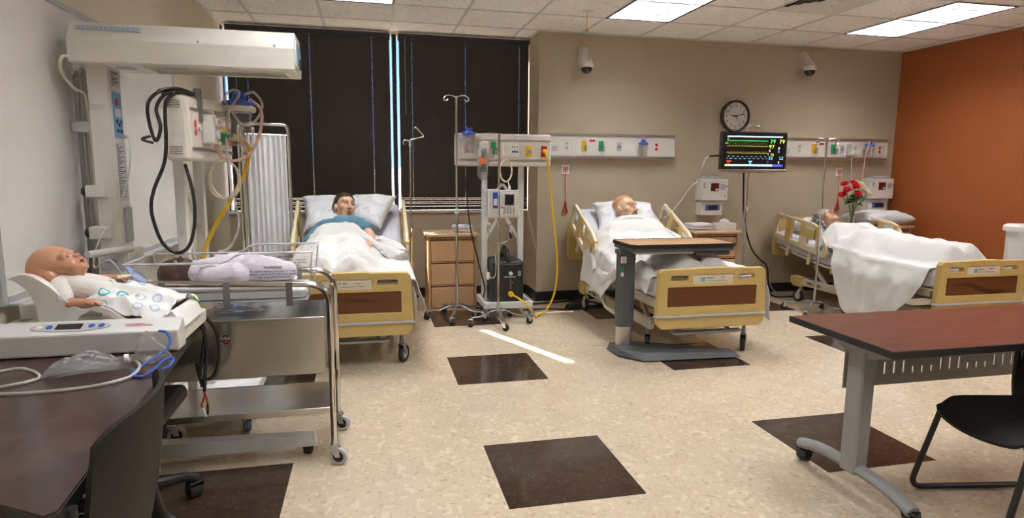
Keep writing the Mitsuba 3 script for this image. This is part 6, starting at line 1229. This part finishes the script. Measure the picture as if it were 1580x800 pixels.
rt.part('modesty_panel', extr(Polygon([(2.06, .425), (3.95, .425), (3.95, .71), (2.06, .71)]).difference(unary_union(sl_)), .006, 'xz', (0, 2.30, 0)), 'm_midgrey', False, label='slotted steel modesty panel')
for x in (2.02, 3.88):
    rt.part('leg', rbx(x-.035, x+.035, 2.11, 2.20, .10, .70, .012), 'm_midgrey', 30)
    rt.part('top_bracket', hullpts([(x+s*.025, y, z) for s in (-1, 1) for y, z in ((1.92, .71), (2.36, .71), (1.96, .665), (2.32, .665), (2.10, .62), (2.21, .62))]), 'm_midgrey')
    rt.part('foot', tube(cr([(x, 1.84, .085), (x, 1.95, .115), (x, 2.15, .125), (x, 2.35, .115), (x, 2.48, .085)], 5), .032, 10, flat=(1, .8)), 'm_midgrey', 40)
    for y in (1.85, 2.47): caster(rt, x, y, .036, .045, .078, 20, 'm_rubber', 'm_black', 'm_black')
shell_chair('charcoal shell chair on a sled frame at the red-brown table in the right foreground', (2.70, 1.79, 0), -102, 'charcoal shell chairs at the tables')

# ceiling things ----------------------------------------------------
vt = Thing('air_vent', 'square louvred air vent in the ceiling between the two lights', 'air vent', at=(G0X+5*GS, G0Y-4*GS, H))
s_ = GS
for k, i in enumerate((0.012, .075, .135, .19)):
    o = sbox(i, i, s_-i, s_-i); inn = sbox(i+.028, i+.028, s_-i-.028, s_-i-.028)
    z0, z1 = -.004+.004*k, .022+.002*k
    def ring(a, z): return [(a, a, z), (s_-a, a, z), (s_-a, s_-a, z), (a, s_-a, z)]
    a, b = np.array(ring(i, z0-.0)), np.array(ring(i+.05, z1)); X = np.stack([np.vstack([a, a[:1]]), np.vstack([b, b[:1]])]); vt.part('louvre_ring', grid(X, .002), 'm_offwhite', False)
vt.part('centre_plate', bx(.245, s_-.245, .245, s_-.245, .004, .008, .001), 'm_offwhite'); vt.part('duct', cat_([bx(0, s_, 0, s_, .15, .16, 0), bx(0, .004, 0, s_, .0, .15, 0), bx(s_-.004, s_, 0, s_, .0, .15, 0), bx(0, s_, 0, .004, .0, .15, 0), bx(0, s_, s_-.004, s_, .0, .15, 0)]), 'm_midgrey', False)
def hanger(label, x, y, L):
    t = Thing('ceiling_hook', label, 'ceiling hook', 'brass-tipped hangers on the ceiling')
    t.part('plate', bx(x-.05, x+.05, y-.04, y+.04, H-.003, H+.001, .001), 'm_offwhite'); t.part('rod', bar((x, y, H-.002), (x, y, H-L), .0035, 8), 'm_brass'); t.part('tip', lathe([(0, 0), (.010, .004), (.013, .018), (.008, .030), (.005, .036), (0, .036)], 12, None, (x, y, H-L-.018)), 'm_brass', label='brass tip')
mat('m_brass', (.70, .50, .20), .3, metallic=1.)
hanger('thin brass-tipped hanger on the ceiling near the left dome camera', 1.90, 5.42, .155)
hanger('thin brass-tipped hanger on the ceiling above the orange wall', 5.60, 4.52, .13)
# cords on the floor
fl = Thing('floor_cable', 'black power cables trailing along the floor below the beige wall', 'cable')
hose(fl, [(1.60, 6.10, .012), (1.85, 6.14, .012), (2.1, 6.17, .012), (2.25, 6.10, .012), (2.3, 5.9, .02)], .009, 'm_black', 'cable'); hose(fl, [(1.45, 5.84, .012), (1.7, 5.86, .012), (1.9, 5.80, .012), (2.05, 5.84, .03), (2.2, 5.9, .12)], .008, 'm_black', 'cable')
one('foot_pedal', hullpts([(2.0+x, 5.86+y, z) for x, y, z in ((-.09, -.07, 0), (.09, -.07, 0), (.09, .07, 0), (-.09, .07, 0), (-.07, -.05, .045), (.08, -.05, .07), (.08, .05, .07), (-.07, .05, .045))]), 'm_black', 'black foot pedal on the floor by the middle bed', 'pedal')
f2 = Thing('floor_cable', 'dark cable looping on the floor under the bed by the orange wall', 'cable'); hose(f2, [(4.45, 6.2, .35), (4.40, 6.15, .2), (4.45, 6.10, .05), (4.6, 6.0, .012), (4.75, 5.85, .012), (4.6, 5.75, .012), (4.55, 5.9, .012), (4.8, 6.0, .012)], .008, 'm_midgrey', 'cable')
